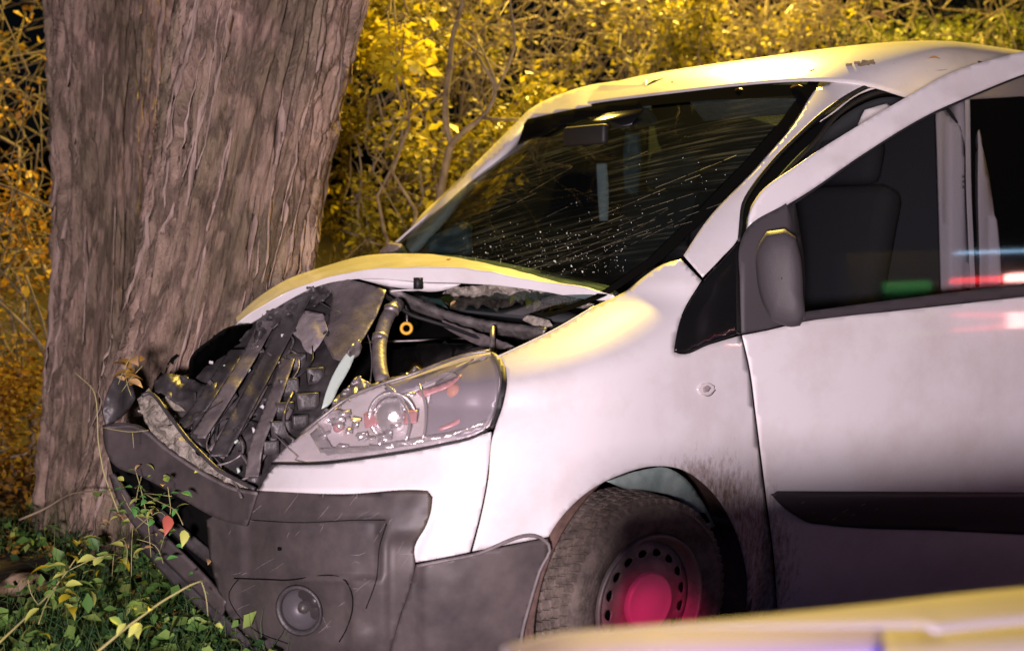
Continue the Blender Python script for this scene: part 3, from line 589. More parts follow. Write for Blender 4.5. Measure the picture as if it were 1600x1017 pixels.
roof = grid('roof', R, M['paint'], van, thick=.004, flip=True)
v = R[-1]; top = np.stack([v, np.stack([v[:, 0], v[:, 1] * 0, v[:, 2] + .002], 1)]); grid('roof_crown', top, M['paint'], roof, flip=True)
# --- windscreen
def edge_f(z): return edge_y(z) + np.interp(z, [1.2, 1.5, 1.7, 1.8, 1.88], [0, .02, .05, .075, .09])
def edge_y(z): return np.interp(z, [1.10, 1.17, 1.26, 1.37, 1.56, 1.70, 1.80, 1.88], [.62, .68, .735, .745, .745, .725, .69, .66])
Z = np.linspace(1.10, 1.875, 40); Yn = np.linspace(-1, 1, 61)
ee = lambda q, z: q * (edge_y(z) if q > 0 else edge_f(z))
Wg = np.array([[(xW(ee(q, z), z) - .004, ee(q, z), z) for q in Yn] for z in Z]); Wg[..., 1] *= .998
wind = grid('windscreen', Wg, M['glass'], van, flip=True)
def wpt(q, z, o=.0): e = ee(q, z); return np.array([xW(e, z) + o * .6, e, z + o * .8])
# black printed border of the windscreen
B = np.array([[wpt(q, z, .001) for q in (.945, .97, 1.0)] for z in Z]); grid('black_border', B, M['black'], wind)
B = np.array([[wpt(-q, z, .001) for q in (1.0, .98, .965)] for z in Z]); grid('black_border', B, M['black'], wind)
B = np.array([[wpt(q, z - .03 * q * q, .0012) for q in np.linspace(-.97, .97, 50)] for z in (1.868, 1.845, 1.815)]); grid('black_border', B, M['black'], wind)
# scratches and glass splinters lying on the windscreen
SV = []; SF = []
def streak(a, b, w, gap=.25, n=26, seed=0):
    rg = np.random.default_rng(seed)
    for i in range(n):
        if rg.random() < gap: continue
        t0, t1 = i / n, (i + rg.uniform(.8, 1.0)) / n; p = [np.array(a) + (np.array(b) - np.array(a)) * t for t in (t0, t1)]
        ww = w * rg.uniform(.4, 1.3); P = []
        for q, z in p:
            c = wpt(q, z + .006 * math.sin(q * 9 + seed), .0025); c2 = wpt(q, z + .006 * math.sin(q * 9 + seed) + ww, .0025); P += [c, c2]
        k = len(SV); SV.extend(P); SF.append((k, k + 1, k + 3, k + 2))
qz = lambda px, py: None
def w2(px, py):
    d = float(dS([px], [py])[0]); p = at(px, py, d); return p[1] / (edge_y(p[2]) if p[1] > 0 else edge_f(p[2])), p[2]
rg = np.random.default_rng(3)
for i in range(6):
    o = i * 18.0 + rg.uniform(-3, 3); a = (800 + o * 1.1 + rg.uniform(-20, 20), 428 - rg.uniform(0, 8)); b = (1000 + o * 1.1 + rg.uniform(-60, 120), 345 - o * .3 + rg.uniform(-22, 22))
    b = (min(b[0], 1130), b[1]); streak(w2(*a), w2(*b), .0026, .3, 30, i)
for a, b in [((835, 350), (905, 318)), ((830, 300), (895, 262)), ((780, 330), (860, 292)), ((960, 262), (1010, 240)), ((1010, 300), (1150, 245)), ((870, 380), (1090, 300)), ((930, 340), (1120, 268))]: streak(w2(*a), w2(*b), .0030, .15, 8, int(a[0]))
o = obj('scratches', SV, SF, M['scratch'], wind); tag(o, None, None, None, 'stuff')
SV2 = []; SF2 = []
for i in range(300):
    if i < 190: px = rg.uniform(720, 980); py = rg.uniform(370, 440) - (px - 720) * .05
    else: px = rg.uniform(700, 1150); py = 430 - (px - 700) * .30 + rg.normal(0, 34)
    if not (690 < px < 1140 and 200 < py < 436): continue
    q, z = w2(px, py)
    if abs(q) > .93 or z > 1.8 or z < 1.12: continue
    c = wpt(q, z, .003); r = rg.uniform(.0008, .0022) * (2.2 if rg.random() < .08 else 1); k = len(SV2)
    a = rg.uniform(0, 6.28)
    for j in range(3): SV2.append(c + r * np.array([.3 * math.sin(a + j * 2.1), math.cos(a + j * 2.1), .9 * math.sin(a + j * 2.1)]))
    SV2.append(c + np.array([.6, 0, .8]) * r); SF2 += [(k, k + 1, k + 3), (k + 1, k + 2, k + 3), (k + 2, k, k + 3)]
o = obj('glass_splinters', SV2, SF2, M['chip'], wind, smooth=False); tag(o, None, None, None, 'stuff')
# dried wiper smears: a thin dirty film on the glass
m = bpy.data.materials.new('wiper_smears'); m.use_nodes = True; n = m.node_tree; b_ = n.nodes['Principled BSDF']; b_.inputs['Base Color'].default_value = (.55, .62, .62, 1); b_.inputs['Roughness'].default_value = .7
tc = n.nodes.new('ShaderNodeUVMap'); mp = n.nodes.new('ShaderNodeMapping'); mp.inputs['Scale'].default_value = (2.2, 60, 1); t = n.nodes.new('ShaderNodeTexNoise'); t.inputs['Scale'].default_value = 1; t.inputs['Detail'].default_value = 6; t.inputs['Roughness'].default_value = .7
n.links.new(tc.outputs[0], mp.inputs[0]); n.links.new(mp.outputs[0], t.inputs[0]); t2 = n.nodes.new('ShaderNodeTexNoise'); t2.inputs['Scale'].default_value = 3.2; n.links.new(tc.outputs[0], t2.inputs[0])
r1 = n.nodes.new('ShaderNodeMapRange'); r1.inputs[1].default_value = .5; r1.inputs[2].default_value = .78; r2 = n.nodes.new('ShaderNodeMapRange'); r2.inputs[1].default_value = .40; r2.inputs[2].default_value = .68; r2.inputs[4].default_value = .15
n.links.new(t.outputs[0], r1.inputs[0]); n.links.new(t2.outputs[0], r2.inputs[0]); k_ = n.nodes.new('ShaderNodeMath'); k_.operation = 'MULTIPLY'; n.links.new(r1.outputs[0], k_.inputs[0]); n.links.new(r2.outputs[0], k_.inputs[1])
k2 = n.nodes.new('ShaderNodeMath'); k2.operation = 'ADD'; k2.inputs[1].default_value = .006; n.links.new(k_.outputs[0], k2.inputs[0]); n.links.new(k2.outputs[0], b_.inputs['Alpha']); M['smear'] = m
zz = np.linspace(1.12, 1.80, 40); FP = np.array([[wpt(q, z, .0016) for q in np.linspace(-.96, .94, 60)] for z in zz]); film = grid('dirt_film', FP, M['smear'], wind)
(ya, za), (yb, zb) = [(lambda p: (p[1], p[2] * 1.25))(at(px, py, float(dS([px], [py])[0]))) for px, py in ((820, 420), (1080, 325))]
dr_ = np.array([yb - ya, zb - za]); dr_ /= np.linalg.norm(dr_); pr_ = np.array([-dr_[1], dr_[0]]); uvl = film.data.uv_layers.new(name='UVMap')
co = np.array([v.co[:] for v in film.data.vertices]); yz = np.stack([co[:, 1], co[:, 2] * 1.25], 1); UU = yz @ dr_; VV = yz @ pr_; VV = VV + .12 * UU ** 2; li = np.array([l.vertex_index for l in film.data.loops])
uvl.data.foreach_set('uv', np.stack([UU[li], VV[li]], 1).ravel().astype(np.float32))
# --- pillars, fender and black quarter window
Zp = np.linspace(1.12, 1.86, 40)
P = []
for z in Zp:
    xf, yw, L, n = prof(z); e = edge_f(z) + .004; a0 = math.asin(min(1, (e / yw) ** (n / 2))); row = []
    for t in np.linspace(0, 1, 9):
        a = a0 + (math.pi / 2 - a0) * t; row.append((xf - L + L * math.cos(a) ** (2 / n), -yw * math.sin(a) ** (2 / n), z))
    row.append((xf - L - .05, -yw, z)); P.append(row)
grid('far_pillar', np.array(P), M['paint'], van, thick=.01, flip=False)
VP('near_pillar', [(1263, 150), (1300, 128), (1345, 108), (1400, 98), (1470, 94), (1479, 109), (1406, 117), (1347, 137), (1283, 178), (1248, 210), (1205, 255), (1178, 290), (1161, 320), (1157, 352), (1154, 370), (1128, 402), (1098, 433), (1068, 399), (1101, 349), (1190, 253), (1258, 163)], dfn=dS, m=M['paint'], sp=5, thick=.003)
arch = [(735, 862), (857, 838), (864, 826), (880, 804), (920, 767), (970, 741), (1022, 728), (1062, 732), (1105, 760), (1140, 808), (1160, 860), (1168, 905), (1166, 960), (1160, 1040)]
archc = arch[1:]
def fend_relief(px, py):
    d = linedist(px, py, archc); r = -.012 * np.clip(1 - d / 34, 0, 1) ** 2
    c = linedist(px, py, [(740, 705), (800, 672), (880, 630), (960, 600)]); s = (py - np.interp(px, [740, 800, 880, 960], [705, 672, 630, 600])); w = np.clip((980 - px) / 160, 0, 1)
    return r + .006 * w * sst(s, -7, 7)
fender = VP('front_wing', [(970, 459), (1040, 411), (1064, 405), (1096, 438), (1066, 490), (1056, 528), (1053, 550), (1062, 553), (1110, 538), (1158, 524), (1168, 570), (1179, 650), (1188, 720), (1197, 790), (1207, 870), (1213, 950), (1218, 1060), (1160, 1060)] + archc[::-1][1:] + [(738, 861), (750, 815), (763, 750), (770, 682), (775, 665), (788, 625), (791, 583), (776, 557), (800, 546), (870, 513), (925, 480)], dfn=dS, m=M['paint'], sp=8, thick=.003, relief=fend_relief)
VP('quarter_window', [(1056, 549), (1058, 528), (1068, 491), (1098, 440), (1130, 406), (1156, 375), (1158, 521), (1110, 536), (1064, 551)], dfn=off(dS, .002), m=M['gloss'], sp=8, thick=.006)
pipe('wing_edge', [(928, 480), (870, 514), (800, 548), (776, 559)], .004, M['paint'], fender, dfn=off(dS, .004))
rep = VP('side_repeater', [(1090, 608), (1096, 600), (1108, 598), (1117, 603), (1116, 611), (1107, 618), (1096, 617)], dfn=off(dS, -.006), m=M['reflector'], sp=2, thick=.008)
patch('repeater_lens', [(1099, 606), (1106, 602), (1111, 606), (1107, 612), (1100, 613)], off(dS, -.010), M['grey'], rep, sp=2, thick=.005)
pipe('repeater_edge', [(1095, 615), (1109, 618), (1118, 609)], .0012, M['black'], rep, dfn=off(dS, -.004), step=3)
# door aperture: black weatherstrip, flange
seal = [(1154, 378), (1157, 352), (1161, 320), (1178, 290), (1205, 255), (1248, 211), (1283, 179), (1347, 138), (1406, 118), (1478, 110)]
pipe('weatherstrip', seal, .006, M['rubber'], van, dfn=off(dS, .004))
VP('door_aperture_frame', [(1155, 380), (1160, 330), (1180, 293), (1208, 259), (1250, 216), (1286, 185), (1347, 146), (1390, 133), (1423, 136), (1423, 150), (1386, 147), (1345, 158), (1300, 188), (1262, 228), (1220, 285), (1200, 315), (1190, 345), (1188, 400), (1188, 520), (1160, 524)], dfn=off(dS, .035), m=M['black'], sp=5, thick=.03)
VP('door_flange', [(1281, 190), (1347, 143), (1400, 123), (1479, 113), (1500, 112), (1500, 130), (1440, 148), (1423, 143), (1386, 136), (1345, 146), (1300, 178)], dfn=off(dS, .012), m=M['paint'], sp=8, thick=.004)
pipe('aperture_seal', [(1170, 372), (1185, 330), (1209, 291), (1240, 255), (1273, 222), (1310, 178), (1347, 154), (1386, 142), (1425, 146)], .008, M['rubber'], van, dfn=off(dS, .022))
# --- bumper: painted upper part, dusty plastic cover, side cladding
cs = [(x, y, float(dS([x], [y])[0])) for x, y in [(400, 770), (430, 850), (400, 1000), (460, 780), (460, 960), (500, 870), (430, 930)]]
rB = rbf(cs + [(160, 668, 3.30), (168, 730, 3.28), (215, 668, 3.28), (230, 830, 3.22), (330, 940, 3.10), (340, 745, 3.07), (300, 780, 3.12), (350, 870, 3.05)])
def dB(px, py): px = np.asarray(px, float); py = np.asarray(py, float); w = sst(px, 400, 470); return dS(px, py) * w + rB(px, py) * (1 - w)
wht = [(404, 766), (412, 748), (431, 725), (500, 725), (580, 715), (680, 698), (752, 679), (768, 674), (766, 700), (760, 752), (747, 815), (734, 862), (690, 871), (650, 878), (648, 855), (652, 845), (663, 828), (674, 798), (676, 776), (668, 766), (655, 765), (540, 771)]
VP('bumper_paint', wht, dfn=off(dS, -.002), m=M['paint'], sp=7, thick=.004, relief=lambda x, y: -.014 * sst(x, np.interp(y, [700, 880], [745, 655]) , np.interp(y, [700, 880], [700, 640])) * sst(y, 715, 780) + .0 * x)
def rG(x, y):
    r = 0 * x
    r += .022 * sst(y, 806, 816) * sst(x, 372, 392) * (1 - sst(x, 588, 604)) * (1 - sst(y, 900, 906))
    r += .010 * sst(x, 352, 372) * (1 - sst(x, 540, 552)) * sst(y, 904, 912) * (1 - sst(y, 985, 1005))
    r -= .012 * sst(y, 972, 992) * (1 - sst(x, 560, 600))
    r += .010 * sst(x, 366, 372) * (1 - sst(x, 542, 548)) * sst(y, 905, 909)
    r += .018 * sst(x, 598, 612) * sst(y, 825, 860)
    r += .05 * np.exp(-((x - 470) / 30) ** 2 - ((y - 953) / 32) ** 2)
    r += .004 * fbm(np.stack([x, y], -1) / 40, 3, 5)
    r -= .006 * np.exp(-((x - 470) / 16) ** 2 - ((y - 826) / 10) ** 2)
    return r
bump = VP('bumper_cover', [(404, 768), (540, 773), (655, 767), (667, 768), (674, 777), (672, 798), (661, 828), (650, 845), (646, 856), (648, 880), (640, 920), (624, 965), (606, 1040), (520, 1056), (450, 1036), (400, 1003), (360, 965), (338, 915), (326, 860), (322, 812), (345, 800)], dfn=dB, m=M['plastic'], sp=6, thick=.004, relief=rG)
patch('bumper_band', [(160, 664), (186, 660), (214, 664), (262, 700), (320, 738), (372, 762), (402, 768), (392, 800), (384, 822), (345, 812), (285, 780), (222, 745), (176, 724), (164, 700)], off(dB, -.012), M['plastic'], bump, sp=7, thick=.005, relief=lambda x, y: .006 * fbm(np.stack([x, y], -1) / 30, 3, 9))
pipe('bumper_crease', [(163, 668), (212, 668), (262, 704), (320, 742), (372, 766), (402, 771)], .005, M['plastic3'], bump, dfn=off(dB, -.014))
patch('torn_bracket', [(163, 655), (176, 596), (186, 582), (200, 590), (212, 622), (200, 642), (168, 668)], rbf([(160, 660, 3.3), (186, 585, 3.36), (212, 622, 3.4)]), M['plastic2'], bump, sp=7, thick=.006, noise=.03, nscale=20)
patch('lower_grille', [(166, 700), (222, 740), (330, 800), (345, 880), (352, 960), (330, 930), (230, 830), (185, 765)], off(dB, .07), M['black'], bump, sp=12, thick=.01, noise=.03)
patch('lower_bar', [(176, 740), (212, 792), (250, 832), (318, 900), (352, 940), (345, 962), (330, 948), (282, 900), (222, 838), (184, 782), (170, 742)], off(dB, -.004), M['plastic'], bump, sp=6, thick=.012)
patch('lower_bar', [(246, 792), (300, 838), (350, 880), (352, 900), (296, 858), (242, 806)], off(dB, .03), M['plastic2'], bump, sp=6, thick=.01)
patch('lower_lip', [(222, 846), (284, 905), (345, 960), (400, 1012), (450, 1042), (520, 1062), (520, 1080), (440, 1060), (390, 1028), (330, 968), (272, 915), (218, 856)], off(dB, .01), M['plastic2'], bump, sp=7, thick=.01)
pipe('seam', [(366, 903), (440, 906), (545, 914), (549, 924), (540, 985), (530, 1002)], .0017, M['black'], bump, dfn=lambda x, y: dB(x, y) + rG(x, y) - .002)
pipe('seam', [(604, 818), (594, 850), (588, 905), (572, 950)], .0013, M['black'], bump, dfn=lambda x, y: dB(x, y) + rG(x, y) - .001)
pipe('seam', [(392, 812), (470, 816), (560, 812), (602, 812)], .0014, M['black'], bump, dfn=lambda x, y: dB(x, y) + rG(x, y) - .001)
pipe('seam', [(372, 905), (358, 925), (372, 960), (400, 985), (450, 1005)], .0013, M['black'], bump, dfn=lambda x, y: dB(x, y) + rG(x, y) - .001)
rg = np.random.default_rng(71)
for i in range(46):
    x, y = rg.uniform(345, 640), rg.uniform(775, 1000); a = rg.normal(-.5, .5); l = rg.uniform(6, 40)
    if 425 < x + l < 515 and 905 < y < 1000: continue
    pipe('scrape', [(x, y), (x + l * .5 * math.cos(a), y + l * .5 * math.sin(a) + rg.normal() * 2), (x + l * math.cos(a), y + l * math.sin(a))], [.0002, rg.uniform(.0003, .0007), .0002], M['grey'], bump, 5, dfn=lambda x, y: dB(x, y) + rG(x, y) - .0003, step=5)
# fog lamp
fc = at(468, 953, float(dB([468], [953])[0]) + .005); fax = np.array([.80, .55, .0])
fl = grid('fog_lamp', lathe([(.062, -.002), (.066, .004), (.060, .008), (.054, .0), (.050, -.03), (.03, -.055), (.0005, -.06)], fc, fax, 40), M['plastic2'], van, closed=True)
grid('fog_reflector', lathe([(.052, -.006), (.045, -.022), (.03, -.036), (.0005, -.044)], fc, fax, 40), M['smoke'], fl, closed=True)
grid('fog_lens', lathe([(.054, .002), (.04, .009), (.02, .013), (.0005, .014)], fc, fax, 40), M['foglens'], fl, closed=True)
grid('fog_bulb', lathe([(.014, -.05), (.016, -.02), (.010, -.008), (.0005, -.006)], fc, fax, 20), M['alu'], fl, closed=True)
obj('fog_bolt', *box(at(437, 857, float(dB([437], [857])[0]) + .018), (.008, .008, .008)), M['black'], bump)
# side cladding of the bumper
cl = VP('side_cladding', [(650, 881), (735, 865), (856, 841), (858, 850), (845, 890), (830, 940), (818, 985), (814, 1050), (600, 1060), (624, 968), (642, 915)], dfn=off(dS, -.004), m=M['plastic'], sp=7, thick=.006, relief=lambda x, y: .004 * fbm(np.stack([x, y], -1) / 50, 3, 2) + .012 * sst(x, 665, 650))
pipe('cladding_edge', [(652, 884), (735, 868), (852, 845), (857, 850), (843, 892), (828, 942), (816, 988), (812, 1050)], .0045, M['plastic3'], cl, dfn=off(dS, -.006))
# --- wheel arch liner and inner wing
th = np.linspace(-.3, math.pi + .3, 40)
L_ = np.array([[(.425 * math.cos(a) - .01, y, .315 + .42 * math.sin(a)) for a in th] for y in (.905, .80, .66, .45)]); L_[1:-1] += .012 * fbm(L_[1:-1] * 14, 3, 4)[..., None]
lin = grid('wheel_arch_liner', L_, M['liner'], van, thick=.006, flip=True)
L2 = np.array([[(.43 * math.cos(a) * k - .01, .45, .315 + .43 * math.sin(a) * k) for a in th] for k in (1, .02)]); grid('inner_wall', L2, M['liner'], lin)
patch('painted_inner_wing', [(948, 752), (1000, 735), (1042, 731), (1072, 748), (1096, 780), (1118, 822), (1108, 826), (1086, 800), (1060, 780), (1020, 768), (980, 764)], off(dS, .075), M['mint'], lin, sp=7, thick=.004, noise=.02)
patch('inner_wing_hole', [(1094, 800), (1102, 802), (1110, 815), (1102, 818)], off(dS, .062), M['black'], lin, sp=4, thick=.004)
# --- wheel
gbox, glathe = box, lathe
def make_wheel(C, steer, parent, K_=.84):
    box = lambda c, s, R=None: gbox(c, np.array(s) * K_, R)
    lathe = lambda p, c, a, n=64: glathe(np.array(p) * K_, c, a, n)
    ax = np.array([math.sin(steer), math.cos(steer), 0.])
    ty = grid('tyre', lathe([(.213, -.01), (.222, .004), (.245, .012), (.285, .014), (.306, .004), (.316, -.014), (.318, -.03), (.318, -.19), (.305, -.21), (.25, -.225), (.215, -.215)], C, ax, 96), M['tyre'], parent, closed=True)
    u = np.cross(ax, [0, 0, 1.]); u /= np.linalg.norm(u); w = np.cross(ax, u); parts = []; rg = np.random.default_rng(5)
    for i in range(64):
        for j, (h, wd) in enumerate([(-.022, .034), (-.062, .034), (-.105, .036), (-.148, .034), (-.19, .03)]):
            a = 2 * math.pi * (i + .5 * (j % 2) + .1 * j) / 64; rad = np.cos(a) * u + np.sin(a) * w; tg = -np.sin(a) * u + np.cos(a) * w
            Rm = np.stack([rad, tg * math.cos(.25) + ax * math.sin(.25), ax * math.cos(.25) - tg * math.sin(.25)], 1)
            parts.append(box(np.array(C) + rad * K_ * (.320 if 0 < j < 4 else .317) + ax * h * K_, (.014, .0225, wd), Rm))
    o = obj('tread', *join(parts), M['tyre'], ty, smooth=False); o['kind'] = 'stuff'
    # raised sidewall rings
    for r in (.262, .296): grid('sidewall_rib', lathe([(r - .002, .010), (r, .0165), (r + .002, .010)], C, ax, 96), M['tyre'], ty, closed=True)
    # steel disc with vent holes
    rim = grid('rim', lathe([(.213, -.03), (.216, .006), (.210, .012), (.203, .006), (.199, -.012), (.187, -.03)], C, ax, 96), M['steel'], parent, closed=True)
    cir = lambda r, n, c=(0, 0), e=1, rt=0: np.array([(c[0] + r * math.cos(t) * math.cos(rt) - r * e * math.sin(t) * math.sin(rt), c[1] + r * math.cos(t) * math.sin(rt) + r * e * math.sin(t) * math.cos(rt)) for t in np.linspace(0, 2 * math.pi, n, endpoint=False)])
    K = 1000; loops = [cir(.190 * K, 96)]
    for i in range(16): t = 2 * math.pi * (i + .3) / 16; loops.append(cir(.0125 * K, 14, (.152 * K * math.cos(t), .152 * K * math.sin(t)), 1.45, t))
    loops.append(cir(.06 * K, 24)); v2, T = tri2d(loops, 9); v2 = v2 / K; r = np.hypot(v2[:, 0], v2[:, 1])
    h = np.interp(r, [.06, .10, .118, .135, .152, .17, .19], [-.005, -.012, -.020, -.024, -.018, -.024, -.034])
    Vv = np.array(C) + K_ * (v2[:, :1] * u + v2[:, 1:] * w + h[:, None] * ax)
    n_ = np.cross(Vv[T[:, 1]] - Vv[T[:, 0]], Vv[T[:, 2]] - Vv[T[:, 0]]) @ ax; T[n_ < 0] = T[n_ < 0][:, ::-1]
    obj('wheel_disc', Vv, T, M['steel'], rim, True, .004)
    grid('brake_drum', lathe([(.188, -.07), (.12, -.06), (.001, -.06)], C, ax, 40), M['black'], rim, closed=True)
    cap = grid('hub_cap', lathe([(.098, -.02), (.095, -.006), (.088, .002), (.084, .004), (.080, .003), (.05, .010), (.02, .013), (.0005, .0135)], C, ax, 64), M['cap'], parent, closed=True)
    return ty
wh = thing_wheel = bpy.data.objects.new('front_wheel', None); COL.objects.link(wh); wh.parent = van
WC = at(1016, 941, 2.93)
make_wheel(WC, math.radians(4), wh)
# --- headlight
HL = [(425, 722), (445, 700), (470, 680), (505, 652), (540, 626), (590, 604), (640, 588), (740, 553), (768, 550), (780, 566), (784, 590), (778, 625), (765, 664), (748, 676), (680, 695), (580, 712), (500, 721)]
hbk = rbf([(425, 722, .012), (470, 690, .04), (540, 640, .07), (640, 595, .03), (740, 558, .02), (768, 552, .01), (782, 590, .012), (765, 664, .012), (680, 690, .02), (580, 706, .02), (612, 650, .10), (520, 675, .085), (700, 620, .09), (740, 610, .06)])
head = VP('headlight', HL, dfn=lambda x, y: dS(x, y) + .006 + np.clip(hbk(x, y), .004, .1), m=M['reflector'], sp=5, thick=.004, noise=.004, nscale=18)
patch('lens', HL, off(dS, -.004), M['lens'], head, sp=6, thick=0)
patch('dark_bezel', [(662, 690), (668, 640), (680, 600), (700, 584), (755, 560), (768, 556), (778, 575), (778, 605), (770, 645), (758, 670), (720, 682)], off(dS, .026), M['smoke'], head, sp=6, thick=.004, relief=lambda x, y: .012 * sst(x, 730, 700) - .018 * sst(x, 745, 780))
patch('bezel_strip', [(600, 606), (640, 592), (740, 560), (700, 584), (650, 606), (610, 620)], off(dS, .014), M['smoke'], head, sp=6, thick=.004)
pax = np.array([.75, .66, .02])
def hring(name, px, py, dd, prof_, m, seg=48, pa=head): return grid(name, lathe(prof_, at(px, py, float(dS([px], [py])[0]) + dd), pax, seg), m, pa, closed=True)
hring('projector_ring', 614, 650, .055, [(.054, -.03), (.062, 0), (.066, .010), (.060, .012), (.054, .004), (.050, -.02)], M['chrome'])
hring('projector_lens', 612, 652, .050, [(.051, -.012), (.046, .004), (.034, .018), (.018, .026), (.0005, .028)], M['chrome'])
hring('reflector_bowl', 528, 668, .07, [(.050, .02), (.040, -.005), (.022, -.022), (.0005, -.028)], M['chrome'])
hring('bulb', 528, 668, .045, [(.012, -.02), (.012, .006), (.006, .014), (.0005, .016)], M['redglint'], 20)
hring('indicator_bulb', 709, 612, .045, [(.020, -.02), (.022, .0), (.014, .014), (.0005, .018)], M['amber'], 24)
hring('indicator_bowl', 702, 602, .055, [(.036, .008), (.030, -.006), (.016, -.016), (.0005, -.02)], M['chrome'], 24)
patch('red_glint', [(684, 668), (705, 660), (732, 644), (734, 649), (708, 666), (688, 673)], off(dS, .03), M['redglint'], head, sp=5, thick=.003)  # patches coloured as the reflection of the red light
patch('red_glint', [(568, 646), (590, 642), (588, 664), (570, 668)], off(dS, .035), M['redglint'], head, sp=5, thick=.003)
patch('red_glint', [(632, 641), (652, 640), (650, 660), (630, 662)], off(dS, .012), M['redglint'], head, sp=5, thick=.003)
patch('chrome_strip', [(500, 700), (580, 696), (660, 682), (740, 664), (760, 655), (757, 664), (700, 682), (600, 702), (510, 710)], off(dS, .02), M['chrome'], head, sp=5, thick=.003, noise=.012, nscale=14)
patch('chrome_strip', [(484, 678), (500, 664), (512, 690), (520, 706), (500, 706)], off(dS, .03), M['chrome'], head, sp=5, thick=.003, noise=.02, nscale=10)
patch('chrome_strip', [(650, 612), (700, 594), (722, 584), (716, 592), (660, 622)], off(dS, .02), M['redglint'], head, sp=5, thick=.003, noise=.01, nscale=10)  # strip with the red reflection coloured in
pipe('inner_arc', [(600, 600), (616, 612), (632, 632), (640, 660), (634, 690)], .004, M['chrome'], head, dfn=off(dS, .012))
pipe('inner_arc', [(655, 600), (664, 632), (664, 668), (660, 688)], .003, M['chrome'], head, dfn=off(dS, .012))
pipe('top_edge', [(470, 678), (505, 650), (540, 624), (590, 602), (640, 586), (740, 552), (766, 548)], .0045, M['alu'], head, dfn=off(dS, -.001))
pipe('bottom_edge', [(425, 724), (500, 724), (580, 714), (680, 697), (750, 678), (766, 668)], .0035, M['rubber'], head, dfn=off(dS, -.004))
patch('side_gasket', [(766, 549), (774, 552), (789, 572), (792, 590), (787, 625), (772, 668), (764, 670), (776, 625), (781, 590), (777, 572)], off(dS, -.002), M['rubber'], head, sp=5, thick=.01)
rg = np.random.default_rng(91)
for i in range(34):                                  # cut facets of the reflector
    x, y = rg.uniform(490, 650), rg.uniform(610, 706)
    if not inside(np.array([[x, y]]), np.array(HL, float))[0]: continue
    w_, h_ = rg.uniform(3, 11), rg.uniform(2, 5); a = rg.uniform(-.7, .2); c_, s_ = math.cos(a), math.sin(a)
    ol = [(x + c_ * u - s_ * v, y + s_ * u + c_ * v) for u, v in ((-w_, -h_), (w_, -h_), (w_, h_), (-w_, h_))]; d0 = float(dS([x], [y])[0]) + .03
    patch('reflector_facet', ol, rbf([(*ol[0], d0 + rg.normal() * .006), (*ol[1], d0 + rg.normal() * .006), (*ol[2], d0 + rg.normal() * .006)]), M['chrome'], head, sp=12, thick=.002, ang=10)
# --- bonnet, folded up in a long ridge
A_ = [(365, 503, 3.62), (400, 469, 3.75), (440, 444, 3.85), (480, 429, 3.92), (520, 417, 3.96), (560, 406, 3.98), (600, 402, 3.98), (660, 402, 3.92), (720, 405, 3.84), (780, 414, 3.74), (850, 428, 3.58), (910, 441, 3.44), (957, 455, 3.28)]
B_ = [(366, 512, 3.52), (402, 482, 3.55), (444, 458, 3.58), (486, 441, 3.56), (520, 430, 3.55), (560, 422, 3.52), (600, 419, 3.50), (660, 418, 3.48), (720, 420, 3.45), (780, 428, 3.40), (850, 439, 3.34), (910, 450, 3.27), (960, 460, 3.205)]
C_ = [(370, 519, 3.53), (404, 499, 3.57), (446, 472, 3.60), (486, 450, 3.57), (520, 440, 3.56), (560, 435, 3.52), (600, 436, 3.50), (660, 441, 3.47), (720, 443, 3.45), (780, 446, 3.40), (850, 455, 3.34), (910, 468, 3.27), (958, 470, 3.21)]
def lerprow(r, n=90):
    r = np.array(r, float); s = np.r_[0, np.cumsum(np.hypot(*np.diff(r[:, :2], axis=0).T))]; s /= s[-1]; q = np.linspace(0, 1, n); c = np.stack([np.interp(q, s, r[:, j]) for j in range(3)], 1)
    for _ in range(6): c[1:-1] = (c[:-2] + 2 * c[1:-1] + c[2:]) / 4
    return c
ra, rb, rc = map(lerprow, (A_, B_, C_)); rows = []
for t in np.linspace(-.35, 1, 16): rows.append(ra + (rb - ra) * t)
for r in rows[:5]: r[:, 1] += 3 * (1 - np.linspace(0, 1, 5)[rows.index(r) if False else 0]) * 0
for t in np.linspace(0.12, 1, 8): rows.append(rb + (rc - rb) * t)
rd = rc.copy(); rd[:, 2] += .03; rd[:, 1] -= 1; rows.append(rd)
G = np.array(rows); Pn = at(G[..., 0], G[..., 1], G[..., 2]); dn = fbm(Pn * 7, 3, 3) * .012; Pn[..., 2] += dn * np.sin(np.linspace(0, math.pi, Pn.shape[0]))[:, None]
bon = grid('bonnet', Pn, M['paint'], van, thick=.004, flip=True)
patch('bonnet_inner_skin', [(560, 436), (600, 437), (660, 442), (720, 444), (700, 452), (675, 456), (640, 452), (610, 448)], rbf([(560, 436, 3.52), (720, 444, 3.47), (660, 455, 3.5)]), M['paint'], bon, sp=6, thick=.003)
obj('rubber_stop', *box(at(653, 443, 3.45), (.02, .02, .035)), M['rubber'], bon)
patch('hinge_gap', [(930, 462), (962, 455), (970, 460), (955, 474), (936, 472)], rbf([(930, 462, 3.27), (970, 460, 3.25), (955, 474, 3.25)]), M['rubber'], bon, sp=5, thick=.01)
patch('torn_insulation', [(700, 450), (760, 447), (830, 454), (900, 468), (925, 476), (918, 484), (870, 474), (800, 468), (740, 466), (690, 460)], rbf([(700, 450, 3.56), (925, 476, 3.34), (740, 466, 3.56)]), M['foam'], bon, sp=4, thick=.01, noise=.07, nscale=9)
